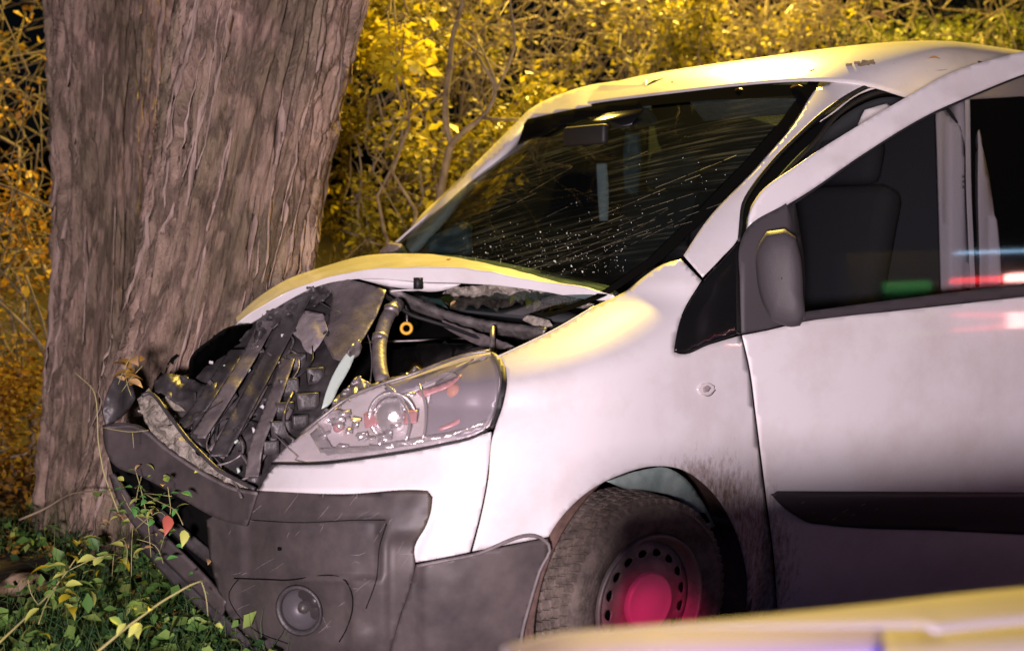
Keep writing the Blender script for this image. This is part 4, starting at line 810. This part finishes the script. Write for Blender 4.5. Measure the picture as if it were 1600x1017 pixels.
# --- engine bay
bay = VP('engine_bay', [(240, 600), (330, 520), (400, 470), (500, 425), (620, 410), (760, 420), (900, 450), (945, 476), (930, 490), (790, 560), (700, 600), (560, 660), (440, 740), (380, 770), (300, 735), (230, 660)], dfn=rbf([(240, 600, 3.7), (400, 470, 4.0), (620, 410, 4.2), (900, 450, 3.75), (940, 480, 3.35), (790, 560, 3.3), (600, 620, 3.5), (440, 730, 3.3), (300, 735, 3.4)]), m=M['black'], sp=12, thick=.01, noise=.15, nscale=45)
bp = lambda name, ol, ctrl, m, **k: patch(name, ol, rbf(ctrl), M[m], bay, **{**dict(sp=5, thick=.005), **k})
SH = [(520, 440, 3.62), (600, 455, 3.45), (540, 575, 3.17), (500, 635, 3.07), (430, 722, 3.02), (405, 760, 3.02), (300, 700, 3.2), (250, 610, 3.40), (330, 540, 3.55), (380, 515, 3.62), (430, 480, 3.66)]
def rSh(x, y):
    q = np.stack([x, y], -1); a = (x * .86 + y * .5) / 17
    return .045 * fbm(q / 42, 4, 3) + .018 * np.abs(np.sin(a * 1.3 + 1.5 * fbm(q / 60, 2, 4))) * sst(x, 470, 380) + .03 * np.abs(fbm(q / 18, 2, 8))
bp('radiator_shroud', [(392, 512), (430, 482), (470, 452), (525, 438), (570, 442), (600, 452), (588, 490), (562, 535), (540, 578), (515, 628), (470, 686), (430, 724), (408, 762), (385, 756), (345, 735), (300, 700), (268, 662), (246, 612), (252, 590), (300, 582), (335, 545), (362, 520)], SH, 'plastic2', relief=rSh, sp=4)
D0 = rbf(SH); dh = lambda o: [(x, y, d - o) for x, y, d in SH]
bp('air_duct', [(500, 442), (525, 436), (570, 442), (603, 453), (590, 488), (566, 530), (545, 566), (520, 560), (505, 530), (515, 490), (520, 460)], dh(.03), 'plastic3', relief=lambda x, y: -.02 * np.sin((x - 500) / 32) + .01 * fbm(np.stack([x, y], -1) / 20, 3, 3))
bp('crushed_cover', [(455, 498), (478, 484), (505, 490), (512, 515), (500, 535), (486, 552), (478, 548), (468, 530), (456, 520)], dh(.05), 'grey', relief=lambda x, y: -.03 * np.exp(-((x - 482) / 20) ** 2 - ((y - 512) / 20) ** 2), noise=.02, nscale=12)
# raised blocks of the duct grid
for i, (x, y, w, h) in enumerate([(464, 566, 30, 26), (494, 588, 28, 26), (452, 606, 32, 28), (482, 628, 36, 26), (446, 640, 30, 22), (440, 672, 34, 28), (470, 660, 26, 22), (424, 700, 26, 22)]):
    ol = [(x - w * .5, y - h * .45), (x + w * .45, y - h * .55), (x + w * .5, y + h * .4), (x - w * .42, y + h * .5)]
    bp('duct_block', ol, [(a, b, float(D0([x], [y])[0]) - .035 + (a - x) * .0006) for a, b in ol], 'plastic2', thick=.03, sp=8, ang=10)
for i, (pts, r) in enumerate([([(440, 545), (415, 600), (385, 655), (345, 715)], .010), ([(425, 560), (400, 600), (362, 655), (328, 705)], .007), ([(455, 640), (425, 690), (390, 742)], .008), ([(400, 520), (380, 570), (350, 620), (300, 680)], .009)]):
    pipe('shroud_rib', pts, r, M['plastic3' if i < 3 else 'plastic2'], bay, dfn=lambda x, y: D0(x, y) - .025 + .008 * fbm(np.stack([x, y], -1) / 20, 2, 3))
bp('slam_panel', [(385, 500), (415, 480), (470, 448), (520, 436), (522, 448), (505, 470), (460, 488), (430, 510), (405, 530), (390, 545), (372, 530)], dh(.05), 'plastic2', noise=.09, nscale=14, sp=4)
bp('crushed_panel', [(300, 560), (330, 532), (360, 512), (392, 508), (400, 528), (380, 548), (350, 560), (335, 580), (310, 600), (296, 592)], [(300, 590, 3.42), (392, 508, 3.5), (350, 540, 3.42)], 'black', noise=.08, nscale=16, sp=5)
bp('torn_grille', [(240, 595), (256, 582), (290, 588), (322, 600), (360, 590), (372, 620), (340, 660), (322, 700), (300, 690), (296, 650), (276, 630), (250, 612), (243, 618)], [(240, 600, 3.36), (370, 600, 3.34), (322, 700, 3.16)], 'plastic2', noise=.05, nscale=22)
bp('broken_slat', [(252, 632), (262, 612), (292, 616), (296, 632), (290, 642), (268, 640)], [(252, 632, 3.33), (292, 616, 3.33), (290, 640, 3.3)], 'foam', noise=.02, nscale=10)
bp('pale_strut', [(545, 548), (552, 541), (558, 546), (548, 572), (530, 604), (512, 634), (503, 638), (510, 612), (528, 572)], [(552, 541, 3.12), (505, 636, 2.98), (530, 590, 3.05)], 'blade', thick=.006)
bp('strut_bracket', [(544, 552), (550, 536), (562, 532), (566, 542), (560, 556), (550, 562)], [(552, 541, 3.1), (562, 532, 3.12), (550, 560, 3.1)], 'alu', noise=.02, nscale=8)
pipe('coolant_hose', [(622, 476, 3.42), (612, 482, 3.38), (600, 505, 3.32), (592, 540, 3.25), (593, 580, 3.14), (600, 600, 3.10)], .021, M['plastic3'], bay, 14)
def strip(pts, w0, w1): p = np.array(pts, float); return [tuple(q) for q in p - [[w0, 0]]] + [tuple(q) for q in (p + [[w1, 0]])[::-1]]
for i, (ol, o_, mm) in enumerate([(strip([(470, 462), (440, 520), (404, 590), (366, 660), (338, 712)], 12, 16), .05, 'plastic2'), (strip([(418, 500), (385, 560), (345, 625), (306, 684)], 12, 14), .045, 'plastic3'), (strip([(372, 545), (336, 600), (300, 650), (276, 668)], 13, 12), .05, 'plastic2'), (strip([(448, 560), (420, 640), (398, 700), (392, 744)], 9, 12), .06, 'plastic3')]):
    bp('folded_panel', ol, dh(o_), mm, relief=lambda x, y, i=i: -.022 * np.abs(np.sin((x * .9 + y * .42) / (15 + 3 * i) + i)) + .016 * fbm(np.stack([x, y], -1) / 26, 3, 40 + i), sp=4, thick=.004)
rg = np.random.default_rng(61)
for i in range(15):                                  # loose wires and torn hoses
    x, y = rg.uniform(300, 560), rg.uniform(470, 720)
    if not inside(np.array([[x, y]]), np.array([(380, 515), (430, 480), (590, 450), (600, 480), (540, 575), (430, 715), (400, 745), (300, 690), (250, 610), (330, 550)]))[0]: continue
    n = 5; P_ = np.cumsum(np.r_[[[x, y]], rg.normal(size=(n - 1, 2)) * 16 + [[-5, 12]]], 0); pipe('wire', [(a, b) for a, b in P_], rg.uniform(.0015, .004), M[['rubber', 'alu', 'plastic3'][i % 3]], bay, 6, dfn=lambda a, b: D0(a, b) - .045 + .02 * fbm(np.stack([a, b], -1) / 12, 2, i))
DV = []; DF = []
for i in range(40):                                 # small broken bits of plastic and metal
    x, y = rg.uniform(250, 600), rg.uniform(440, 750)
    if not inside(np.array([[x, y]]), np.array([(390, 512), (430, 482), (590, 450), (600, 480), (540, 575), (430, 715), (400, 750), (300, 690), (250, 610), (330, 550)]))[0]: continue
    a, b = box(at(x, y, float(D0([x], [y])[0]) - rg.uniform(.02, .06)), (rg.uniform(.02, .08), rg.uniform(.002, .005), rg.uniform(.006, .022)), rot('X', rg.uniform(0, 3)) @ rot('Z', rg.uniform(0, 3)) @ rot('Y', rg.uniform(0, 3))); k = len(DV); DV += a; DF += [tuple(j + k for j in f) for f in b]
o = obj('broken_bits', DV, DF, M['plastic2'], bay, False); o['kind'] = 'stuff'
for px, py, d in ((612, 484, 3.37), (594, 528, 3.275)):
    P2 = ptube([(px, py - 4, d), (px - 1, py + 5, d - .01)], .02); V, Fc = tube(P2, .0235, 14); obj('hose_clamp', V, Fc, M['alu'], bay)
pipe('cable', [(566, 505, 3.4), (578, 530, 3.3), (582, 570, 3.2), (578, 600, 3.1)], .0022, M['alu'], bay, 6)
pipe('cable', [(590, 452, 3.5), (612, 470, 3.45), (640, 492, 3.42), (700, 510, 3.4), (760, 532, 3.3), (800, 545, 3.22)], .006, M['rubber'], bay, 8)
pipe('brake_pipe', [(560, 536, 3.6), (620, 533, 3.6), (720, 530, 3.6), (760, 526, 3.6)], .004, M['alu'], bay, 8)
cap_c = at(635, 513, 3.42)
grid('filler_cap', lathe([(.010, .0), (.012, .006), (.018, .008), (.0215, .0), (.018, -.008), (.012, -.006), (.010, 0)], cap_c, -fwd, 24), M['yellowp'], bay, closed=True)
pipe('dipstick', [(636, 503, 3.42), (638, 488, 3.44), (634, 478, 3.46)], .003, M['alu'], bay, 6)
bp('bay_crossbar', [(585, 446), (640, 470), (700, 494), (760, 508), (850, 520), (842, 536), (780, 524), (720, 512), (670, 500), (620, 478), (588, 456)], [(585, 446, 3.62), (700, 500, 3.5), (850, 528, 3.2)], 'alu', thick=.02, noise=.012, nscale=18)
bp('bay_crossbar', [(690, 500), (740, 518), (790, 536), (800, 542), (772, 546), (730, 532), (694, 512)], [(690, 500, 3.44), (800, 542, 3.2), (730, 528, 3.35)], 'plastic3', thick=.01, noise=.02, nscale=12)
bp('washer_tank', [(660, 462), (690, 468), (700, 482), (680, 488), (650, 478)], [(660, 462, 3.7), (700, 482, 3.66), (650, 478, 3.68)], 'mint', noise=.02, nscale=14)
pipe('bracket', [(770, 512, 3.25), (770, 534, 3.22), (768, 548, 3.18)], .008, M['alu'], bay, 8)
bp('crumpled_metal', [(548, 600), (560, 588), (580, 600), (600, 594), (640, 580), (650, 572), (660, 580), (600, 604), (560, 620), (515, 645), (520, 628)], [(520, 640, 3.0), (560, 588, 3.1), (655, 575, 3.05)], 'alu', noise=.05, nscale=8, sp=3)
bp('engine_cover', [(600, 545), (700, 530), (780, 545), (770, 556), (690, 576), (610, 592), (598, 570)], [(600, 545, 3.5), (780, 545, 3.25), (610, 592, 3.15)], 'gloss', thick=.02, noise=.02)
bp('scuttle_tray', [(640, 452), (700, 458), (780, 470), (880, 484), (915, 486), (860, 510), (780, 504), (700, 490), (650, 472)], [(640, 452, 3.95), (900, 486, 3.45), (700, 490, 3.8), (860, 510, 3.35)], 'rubber', thick=.01, noise=.02)
bp('label_plate', [(822, 490), (858, 500), (862, 508), (848, 512), (816, 500)], [(822, 490, 3.30), (862, 508, 3.22), (816, 500, 3.30)], 'foam', noise=.01)
bp('metal_chips', [(392, 535), (400, 531), (404, 540), (396, 546)], dh(.07), 'alu', noise=.02, nscale=5, sp=3)
for i, (x, y) in enumerate([(442, 524), (388, 578), (410, 636), (352, 572), (396, 672), (368, 690), (330, 566), (372, 735)]):
    a = at(x, y, float(D0([x], [y])[0]) - .05); obj('white_chip', *box(a, (.012, .006, .009 + .004 * (i % 3)), rot('X', i) @ rot('Z', i * 2)), M['blade' if i % 2 else 'curtain'], bay)
bp('impact_beam', [(214, 622), (226, 614), (240, 628), (262, 652), (290, 688), (330, 726), (372, 752), (404, 764), (396, 772), (352, 760), (300, 730), (256, 694), (228, 662)], [(214, 622, 3.30), (262, 652, 3.22), (330, 735, 3.10), (404, 764, 2.99), (300, 700, 3.15)], 'foam', relief=lambda x, y: -.02 * np.exp(-(linedist(x, y, [(222, 640), (262, 675), (320, 728), (400, 768)]) / 7) ** 2), noise=.035, nscale=10, sp=3, thick=.02)
pipe('beam_edge', [(222, 618, 3.26), (232, 610, 3.28), (246, 622, 3.25), (262, 646, 3.2), (296, 690, 3.12), (340, 734, 3.04), (398, 764, 2.96)], .006, M['plastic2'], bay, 8)
pipe('cable', [(262, 665, 3.2), (300, 655, 3.2), (345, 628, 3.2)], .0018, M['rubber'], bay, 6)
# --- windscreen wiper and cowl seen behind the bonnet
pipe('wiper_arm', [(676, 404, 4.0), (700, 403, 3.95), (740, 410, 3.85), (775, 420, 3.75)], .006, M['rubber'], van, 8)
VP('cowl', [(560, 430), (640, 400), (760, 408), (960, 448), (962, 470), (760, 440)], dfn=rbf([(560, 430, 4.3), (640, 400, 4.25), (960, 448, 3.36), (760, 430, 3.9)]), m=M['rubber'], sp=12, thick=.01)
# far mirror
obj('far_mirror', *tube([at(592, 408, 4.40), at(600, 396, 4.38), at(612, 389, 4.36), at(624, 390, 4.34), at(634, 398, 4.32)], [.008, .020, .028, .024, .010], 8), M['steel'], van, smooth=False)
VP('header_corner', [(824, 186), (900, 170), (1000, 156), (1004, 172), (900, 188), (858, 204), (826, 232), (788, 270), (780, 262), (800, 222)], dfn=rbf([(826, 184, 4.76), (1000, 160, float(dS([1000], [168])[0]) - .012), (1000, 172, float(dS([1000], [172])[0]) - .010), (900, 186, float(dS([900], [188])[0]) - .012), (858, 204, float(dS([870], [204])[0]) - .006), (784, 266, 4.64)]), m=M['black'], sp=7, thick=.004)
VP('far_pillar_cover', [(1010, 124), (1012, 158), (960, 164), (900, 172), (860, 180), (828, 187), (808, 212), (790, 232), (735, 285), (698, 328), (658, 372), (640, 392), (634, 384), (637, 368), (650, 346), (692, 304), (742, 256), (786, 212), (806, 192), (824, 174), (850, 158), (882, 145), (920, 134), (965, 127)], dfn=rbf([(1010, 124, float(dS([1010], [130])[0]) - .012), (1010, 158, float(dS([1010], [150])[0]) - .022), (960, 164, float(dS([960], [160])[0]) - .03),(840, 185, 4.74), (870, 160, 4.80), (930, 138, float(dS([930], [142])[0]) - .02), (950, 140, float(dS([950], [142])[0]) - .012), (900, 170, float(dS([900], [175])[0]) - .025), (868, 186, float(dS([868], [190])[0]) - .03), (735, 280, 4.62), (640, 385, 4.42), (690, 304, 4.58), (786, 212, 4.74)]), m=M['paint'], sp=7, thick=.03)
# --- body behind the door, far side, tail
xs = np.linspace(-1.60, -3.85, 20); zs = np.linspace(.2, 1.95, 26)
S1 = np.array([[(x, float(yS(x, z, 1)) - .002, reshear(x, z)) for x in xs] for z in zs]); grid('sliding_side', S1, M['paint'], van, thick=.004)
zs2 = np.linspace(1.16, 1.84, 10); S2 = np.array([[(x, float(yS(x, z, 1)) + .003, reshear(x, z)) for x in np.linspace(-1.62, -2.7, 8)] for z in zs2]); grid('side_window', S2, M['gloss'], van)
xs = np.linspace(.25, -3.85, 30); zs = np.linspace(.2, 1.15, 14); S3 = np.array([[(x, float(yS(x, z, -1)), z) for x in xs] for z in zs]); grid('far_side', S3, M['paint'], van, thick=.004, flip=True)
zs = np.linspace(1.13, 1.80, 12); xs = np.linspace(-.12, -3.85, 24); S4 = np.array([[(x2, float(yS(x2, z, -1)) + .012, reshear(x2, z + .11 * (z - 1.13) / .67 * sst(-x2, 1.1, 1.6))) for x in xs for x2 in [x - 1.05 * (z - 1.13) * max(0, 1 + (x + .12) / 1.2)]] for z in zs]); grid('far_windows', S4, M['gloss'], van, thick=.004, flip=True)
ang = np.linspace(0, 2 * math.pi, 40); T_ = np.array([[(-3.85, .92 * k * math.copysign(abs(math.cos(a)) ** .35, math.cos(a)), 1.15 + .93 * k * math.copysign(abs(math.sin(a)) ** .35, math.sin(a))) for a in ang] for k in (1, .5, .02)]); grid('tail', T_, M['paint'], van)
# --- cabin
cabV, cabF = box((-1.9, 0, .48), (3.0, 1.7, .06)); cab = obj('cabin_floor', cabV, cabF, M['rubber'], van)
obj('partition', *box((-1.72, 0, 1.25), (.03, 1.66, 1.45)), M['seat'], van)
dz = np.array([[(xW(y, 1.14) - .02 - k * .62 , y, 1.085 - .03 * k + .02 * math.sin(k * 3.1) - (.5 if k >= 1 else 0)) for y in np.linspace(-.76, .76, 30)] for k in (0, .2, .4, .6, .8, .95, 1.0)])
dash = grid('dashboard', dz, M['seat'], van, thick=.01)
def seatm(y):
    s = obj('seat', *box((-1.15, y, .82), (.5, .5, .16)), M['seat'], van, bev=.04)
    Rm = rot('Y', math.radians(-14)); obj('backrest', *box((-1.42, y, 1.2), (.14, .48, .66), Rm), M['seat'], s, bev=.05); obj('headrest', *box((-1.53, y, 1.62), (.10, .27, .18), Rm), M['seat'], s, bev=.04)
seatm(.42); seatm(-.05); seatm(-.5)
sw = grid('steering_wheel', np.array([[((-.66) + .17 * .42 * math.sin(a) + .014 * math.cos(b) * .9, .42 + (.18 + .014 * math.sin(b)) * math.cos(a), 1.13 + (.18 + .014 * math.sin(b)) * .9 * math.sin(a)) for a in np.linspace(0, 6.2832, 40)] for b in np.linspace(0, 6.2832, 9)]), M['rubber'], van)
obj('wheel_boss', *box((-.66, .42, 1.12), (.05, .14, .1), rot('Y', -.45)), M['rubber'], sw, bev=.02)
obj('inside_mirror', *box(at(915, 212, 4.05), (.03, .22, .07)), M['rubber'], van, bev=.01)
obj('sun_visor', *box((-1.0, .38, 1.80), (.03, .52, .11), rot('Y', .9)), M['grey'], van, bev=.01)
obj('sun_visor', *box((-1.0, -.38, 1.80), (.03, .52, .11), rot('Y', .9)), M['seat'], van, bev=.01)
def inp(name, ol, d, m, **k): return patch(name, ol, rbf([(a, b, d) for a, b in ol[:3]]), M[m], van, **{**dict(sp=8, thick=.01), **k})
inp('seat_belt', [(932, 256), (948, 255), (951, 300), (950, 345), (937, 345), (934, 300)], 4.5, 'curtain')
inp('teal_panel', [(978, 205), (1000, 208), (1002, 260), (996, 305), (976, 300), (974, 240)], 4.6, 'teal', noise=.02)
inp('teal_cloth', [(670, 372), (722, 345), (738, 352), (736, 395), (720, 405), (660, 400)], 4.28, 'teal', noise=.04)
inp('door_curtain', [(1462, 178), (1478, 172), (1500, 205), (1508, 300), (1520, 450), (1474, 460), (1470, 330), (1466, 240)], 4.04, 'curtain', relief=lambda x, y: .02 * np.sin(x / 5))
inp('door_curtain', [(1482, 168), (1512, 156), (1540, 250), (1556, 360), (1562, 452), (1530, 452), (1514, 300), (1502, 200)], 4.05, 'curtain', relief=lambda x, y: .02 * np.sin(x / 5))
inp('pale_headrest', [(1340, 195), (1352, 172), (1385, 162), (1400, 172), (1392, 186), (1360, 205)], 3.95, 'curtain', noise=.03)
# --- driver's door, standing ajar
door = VP('driver_door', [(1160, 524), (1200, 516), (1256, 503), (1400, 486), (1600, 464), (1700, 452), (1705, 600), (1700, 1040), (1230, 1075), (1218, 1060), (1215, 950), (1210, 870), (1200, 790), (1191, 720), (1182, 650), (1171, 570)], dfn=dD, m=M['paint'], sp=7, thick=.004, relief=lambda x, y: .006 * sst(y, 640, 760) * 1.0)
_fs = [(x, y, float(dD([x], [y])[0])) for x, y in ((1175, 352), (1240, 300), (1300, 260), (1400, 200), (1500, 155), (1600, 118), (1700, 95), (1700, 250), (1700, 440))]
dF = rbf(_fs + [(x - 12, y - 22, float(dD([x], [y])[0]) + .02) for x, y in ((1300, 258), (1400, 198), (1500, 153), (1600, 116), (1700, 92))])
DPt = lambda *a, **k: patch(*a, parent=door, **k)
DPt('window_frame', [(1171, 357), (1173, 338), (1188, 306), (1248, 257), (1347, 193), (1425, 147), (1477, 118), (1600, 80), (1700, 55), (1712, 60), (1720, 452), (1690, 452), (1690, 90), (1600, 116), (1530, 144), (1455, 177), (1350, 240), (1258, 303), (1232, 319)], dF, M['paint'], sp=8, thick=.02)
pipe('frame_seal', [(1236, 321), (1260, 305), (1350, 242), (1455, 179), (1530, 146), (1600, 118), (1690, 92)], .0035, M['rubber'], door, dfn=off(dF, -.002))
DPt('door_glass', [(1232, 318), (1258, 302), (1350, 239), (1455, 176), (1530, 143), (1600, 115), (1692, 89), (1694, 445), (1600, 456), (1400, 478), (1252, 498), (1236, 420)], off(dD, .018), M['sideglass'], sp=10, thick=0)
DPt('glass_run', [(1228, 322), (1242, 314), (1250, 360), (1256, 400), (1258, 496), (1246, 498), (1240, 420), (1232, 370)], off(dD, .004), M['rubber'], sp=8, thick=.012)
DPt('waist_seal', [(1252, 488), (1400, 468), (1600, 444), (1700, 433), (1700, 452), (1600, 463), (1400, 485), (1254, 502)], off(dD, -.003), M['trim'], sp=7, thick=.014)
DPt('side_strip', [(1209, 772), (1214, 767), (1400, 768), (1702, 771), (1702, 840), (1480, 829), (1290, 820), (1262, 816), (1236, 800), (1220, 786)], off(dD, -.012), M['trim'], sp=7, thick=.018, relief=lambda x, y: .010 * sst(y, 800, 826) + .006 * sst(y, 772, 766))
for x, y, l in ((1252, 786, 5), (1316, 800, 9), (1330, 806, 6), (1368, 796, 4), (1300, 812, 6), (1345, 790, 7), (1270, 802, 4)): pipe('scuff', [(x, y), (x + l, y - l * .5)], .001, M['grey'], door, dfn=off(dD, -.0125), step=3, seg=5)
DPt('mirror_sail', [(1160, 521), (1158, 440), (1158, 376), (1164, 362), (1228, 318), (1234, 330), (1236, 400), (1250, 480), (1252, 499), (1200, 514)], off(dD, -.012), M['mirror'], sp=7, thick=.02)
# mirror housing: a rounded shell reaching out from the sail
mo = curve([(1198, 362), (1226, 358), (1243, 370), (1251, 402), (1255, 460), (1255, 500), (1250, 509), (1236, 511), (1205, 500), (1191, 472), (1182, 428), (1184, 385)], 6)
mc = mo.mean(0); rows = []
dm0 = float(dD([1205], [440])[0])
for k, (s, dd) in enumerate([(.80, -.02), (.90, -.075), (1.0, -.13), (1.0, -.155), (.97, -.172), (.86, -.186), (.6, -.196), (.3, -.2), (.02, -.201)]):
    q = mc + (mo - mc) * s + (np.array([-6, 0]) if k == 0 else 0); rows.append(at(q[:, 0], q[:, 1], np.full(len(q), dm0 + dd) - (q[:, 0] - mc[0]) * .0006))
grid('door_mirror', np.array(rows), M['mirror'], door, closed=True)
# aerial base and debris on the roof
obj('aerial_base', *tube([at(x, y, float(dS([x], [y])[0]) - .012) for x, y in ((1008, 136), (1022, 129), (1036, 124))], [.003, .010, .005], 8), M['rubber'], van)
# red lamp reflection source is the patrol car lamp, see below

# ================================================================== THINGS ON AND AROUND THE VAN
rg = np.random.default_rng(44)
def roofpt(px, py): return at(px, py, float(dS([px], [py])[0]) - .006)
spots = [(1050, 128, 'closest to the aerial'), (1120, 124, 'behind the aerial near the windscreen'), (1182, 106, 'on the crown above the windscreen centre'), (1235, 138, 'near the front corner of the roof'), (1262, 112, 'halfway along the visible roof'), (1160, 140, 'just above the black windscreen border'), (1392, 100, 'beside the dark clump of debris'), (1450, 92, 'furthest back on the roof')]
for x, y, w in spots:
    o = leaf(roofpt(x, y), .035 * rg.uniform(.8, 1.4), 'dead', None, rg, 'fallen_leaf', (rg.uniform(-.2, .2), rg.uniform(-.2, .2), rg.uniform(0, 6))); tag(o, 'small brown leaf fallen on the roof, ' + w, 'leaf', 'leaves fallen on the van roof')
V = []; Fc = []
for k in range(13):
    p = roofpt(1352 + rg.normal() * 11, 100 + rg.normal() * 2) + [0, 0, .004]; a = box(p, (.02, .012, .008), rot('Z', rg.uniform(0, 3)) @ rot('X', rg.uniform(-.5, .5))); n = len(V); V += a[0]; Fc += [tuple(i + n for i in f) for f in a[1]]
o = obj('bark_debris', V, Fc, M['twig'], None, False); tag(o, 'dark clump of bark crumbs on the roof behind the windscreen', 'debris')
for i, (x, y, d, k, s, lab) in enumerate([(826, 463, 3.42, 'bright', .05, 'yellow leaf caught under the bonnet edge, at the middle'), (842, 468, 3.40, 'tan', .045, 'tan leaf caught under the bonnet edge, beside the yellow one'), (806, 462, 3.44, 'bright', .035, 'small yellow leaf caught under the bonnet edge, nearest the engine'), (712, 470, 3.5, 'tan', .03, 'tiny dry leaf hanging over the dark engine bay'), (705, 404, 3.8, 'dead', .05, 'brown leaf lying on the bonnet ridge')]):
    o = leaf(at(x, y, d), s, k, None, rg, 'fallen_leaf', (-.9, .3, 2.2 + i * .4)); tag(o, lab, 'leaf')
# ------------------------------------------------------------------ patrol car in the near foreground
pc = thing('foreground_car', 'out-of-focus pale car bonnet with a violet-blue stripe along the bottom right', 'car', (1.6, 2.7, .12))
E_ = [(790, 1024), (860, 1005), (980, 993), (1100, 983), (1200, 974), (1300, 964), (1400, 953), (1500, 941), (1600, 931), (1700, 922), (1820, 914)]
def dz_(py, z): return (1.343046 - z) / (.084619 + .996337 * (py - 508.5) / F)
ec = curve(E_, 20, closed=False); 
def edge_row(dy, z): return np.array([at(x, y + e, dz_(y + e, z)) for (x, y), e in zip(ec, np.broadcast_to(dy, (len(ec),)))])
r0 = edge_row(0, .93); rows = [r0 + [0, 0, -.35] - fwd * .0 + fwd * .05, r0 + [0, 0, -.10] + fwd * .03, r0 + [0, 0, -.02] + fwd * .008, r0]
sy = np.where(ec[:, 0] < 1440, np.clip(997 - ec[:, 1], 7, 60), 60.)
for k, z in ((.3, .938), (.65, .942), (1, .945)): rows.append(edge_row(sy * k, z))
G = np.array(rows); bo = grid('car_bonnet', G, M['cream'], pc, thick=.01)
G2 = np.array([edge_row(sy, .945), edge_row(80, .947), edge_row(140, .948)]); st = grid('bonnet_stripe', G2[:, :int(len(ec) * .6)], M['violet'], pc, thick=.01); grid('car_bonnet_rear', G2[:, int(len(ec) * .6) - 1:], M['cream'], pc, thick=.01)
lt = (ec[:, 0] - 790) / 800; G3 = np.array([edge_row(140, .948), np.array([CP + right * (l * .9 + .0) + fwd * .02 for l in lt]) * [1, 1, 0] + [0, 0, .95]]); grid('car_bonnet_middle', G3, M['cream'], pc, thick=.01)
pl = np.array([at(1520 + k * 1.5, 938 + k * 9, dz_(938 + k * 9, .9445)) for k in range(8)]); V, Fc = tube(pl, .0012, 6); obj('panel_gap', V, Fc, M['trim'], pc)

# a second patrol car behind on the road, out of the frame: it is what the van's door glass mirrors
p2 = thing('parked_patrol_car', 'parked car with a lit red light bar and added blue and green glow strips, mirrored in the door glass', 'car', (-3.3, 3.7, 0))
Rz = rot('Z', math.radians(35)); c2 = np.array([-3.3, 3.7, 0]); TR = lambda P: [c2 + Rz @ np.array(p) for p in P]
def cbox(name, c, s, m, par=p2, bev=.06): V, Fc = box(c, s); return obj(name, TR(V), Fc, m, par, bev=bev)
body = cbox('body', (0, 0, .55), (4.2, 1.75, .62), M['violet']); cbox('cabin', (-.2, 0, 1.05), (2.1, 1.5, .46), M['gloss'], body, .15)
for x in (-1.3, 1.3):
    for y in (-.78, .78): c = c2 + Rz @ np.array([x, y, .32]); grid('wheel', lathe([(.001, .1), (.2, .1), (.3, .09), (.32, 0), (.3, -.09), (.2, -.1), (.001, -.1)], c, Rz @ np.array([0, 1., 0]), 32), M['tyre'], body, closed=True)
lb = obj('light_bar', *box((-2.30, 2.92, 1.44), (1.25, .12, .26), rot('Z', -.1)), M['rubber'], p2, bev=.01)
obj('red_lamp', *box((-2.46, 2.84, 1.405), (.46, .04, .026), rot('Z', -.1)), emit('red_lamp_glow', (1, .03, .04), 16), p2, bev=.01)
obj('lamp_core', *box((-2.60, 2.82, 1.405), (.14, .05, .030), rot('Z', -.1)), emit('red_lamp_core', (1, .45, .40), 70), p2, bev=.005)
obj('blue_flare_strip', *box((-2.52, 2.84, 1.54), (.50, .04, .007), rot('Z', -.1)), emit('blue_flare_glow', (.35, .65, 1), 14), p2)  # added glowing strip, imitates the blue flare streak in the door glass
obj('added_green_glow', *box((-1.98, 2.79, 1.39), (.26, .04, .045), rot('Z', -.1)), emit('added_green_emission', (.08, .5, .14), 2.2), p2, bev=.01)  # added glow with no known source, gives the green reflection in the glass
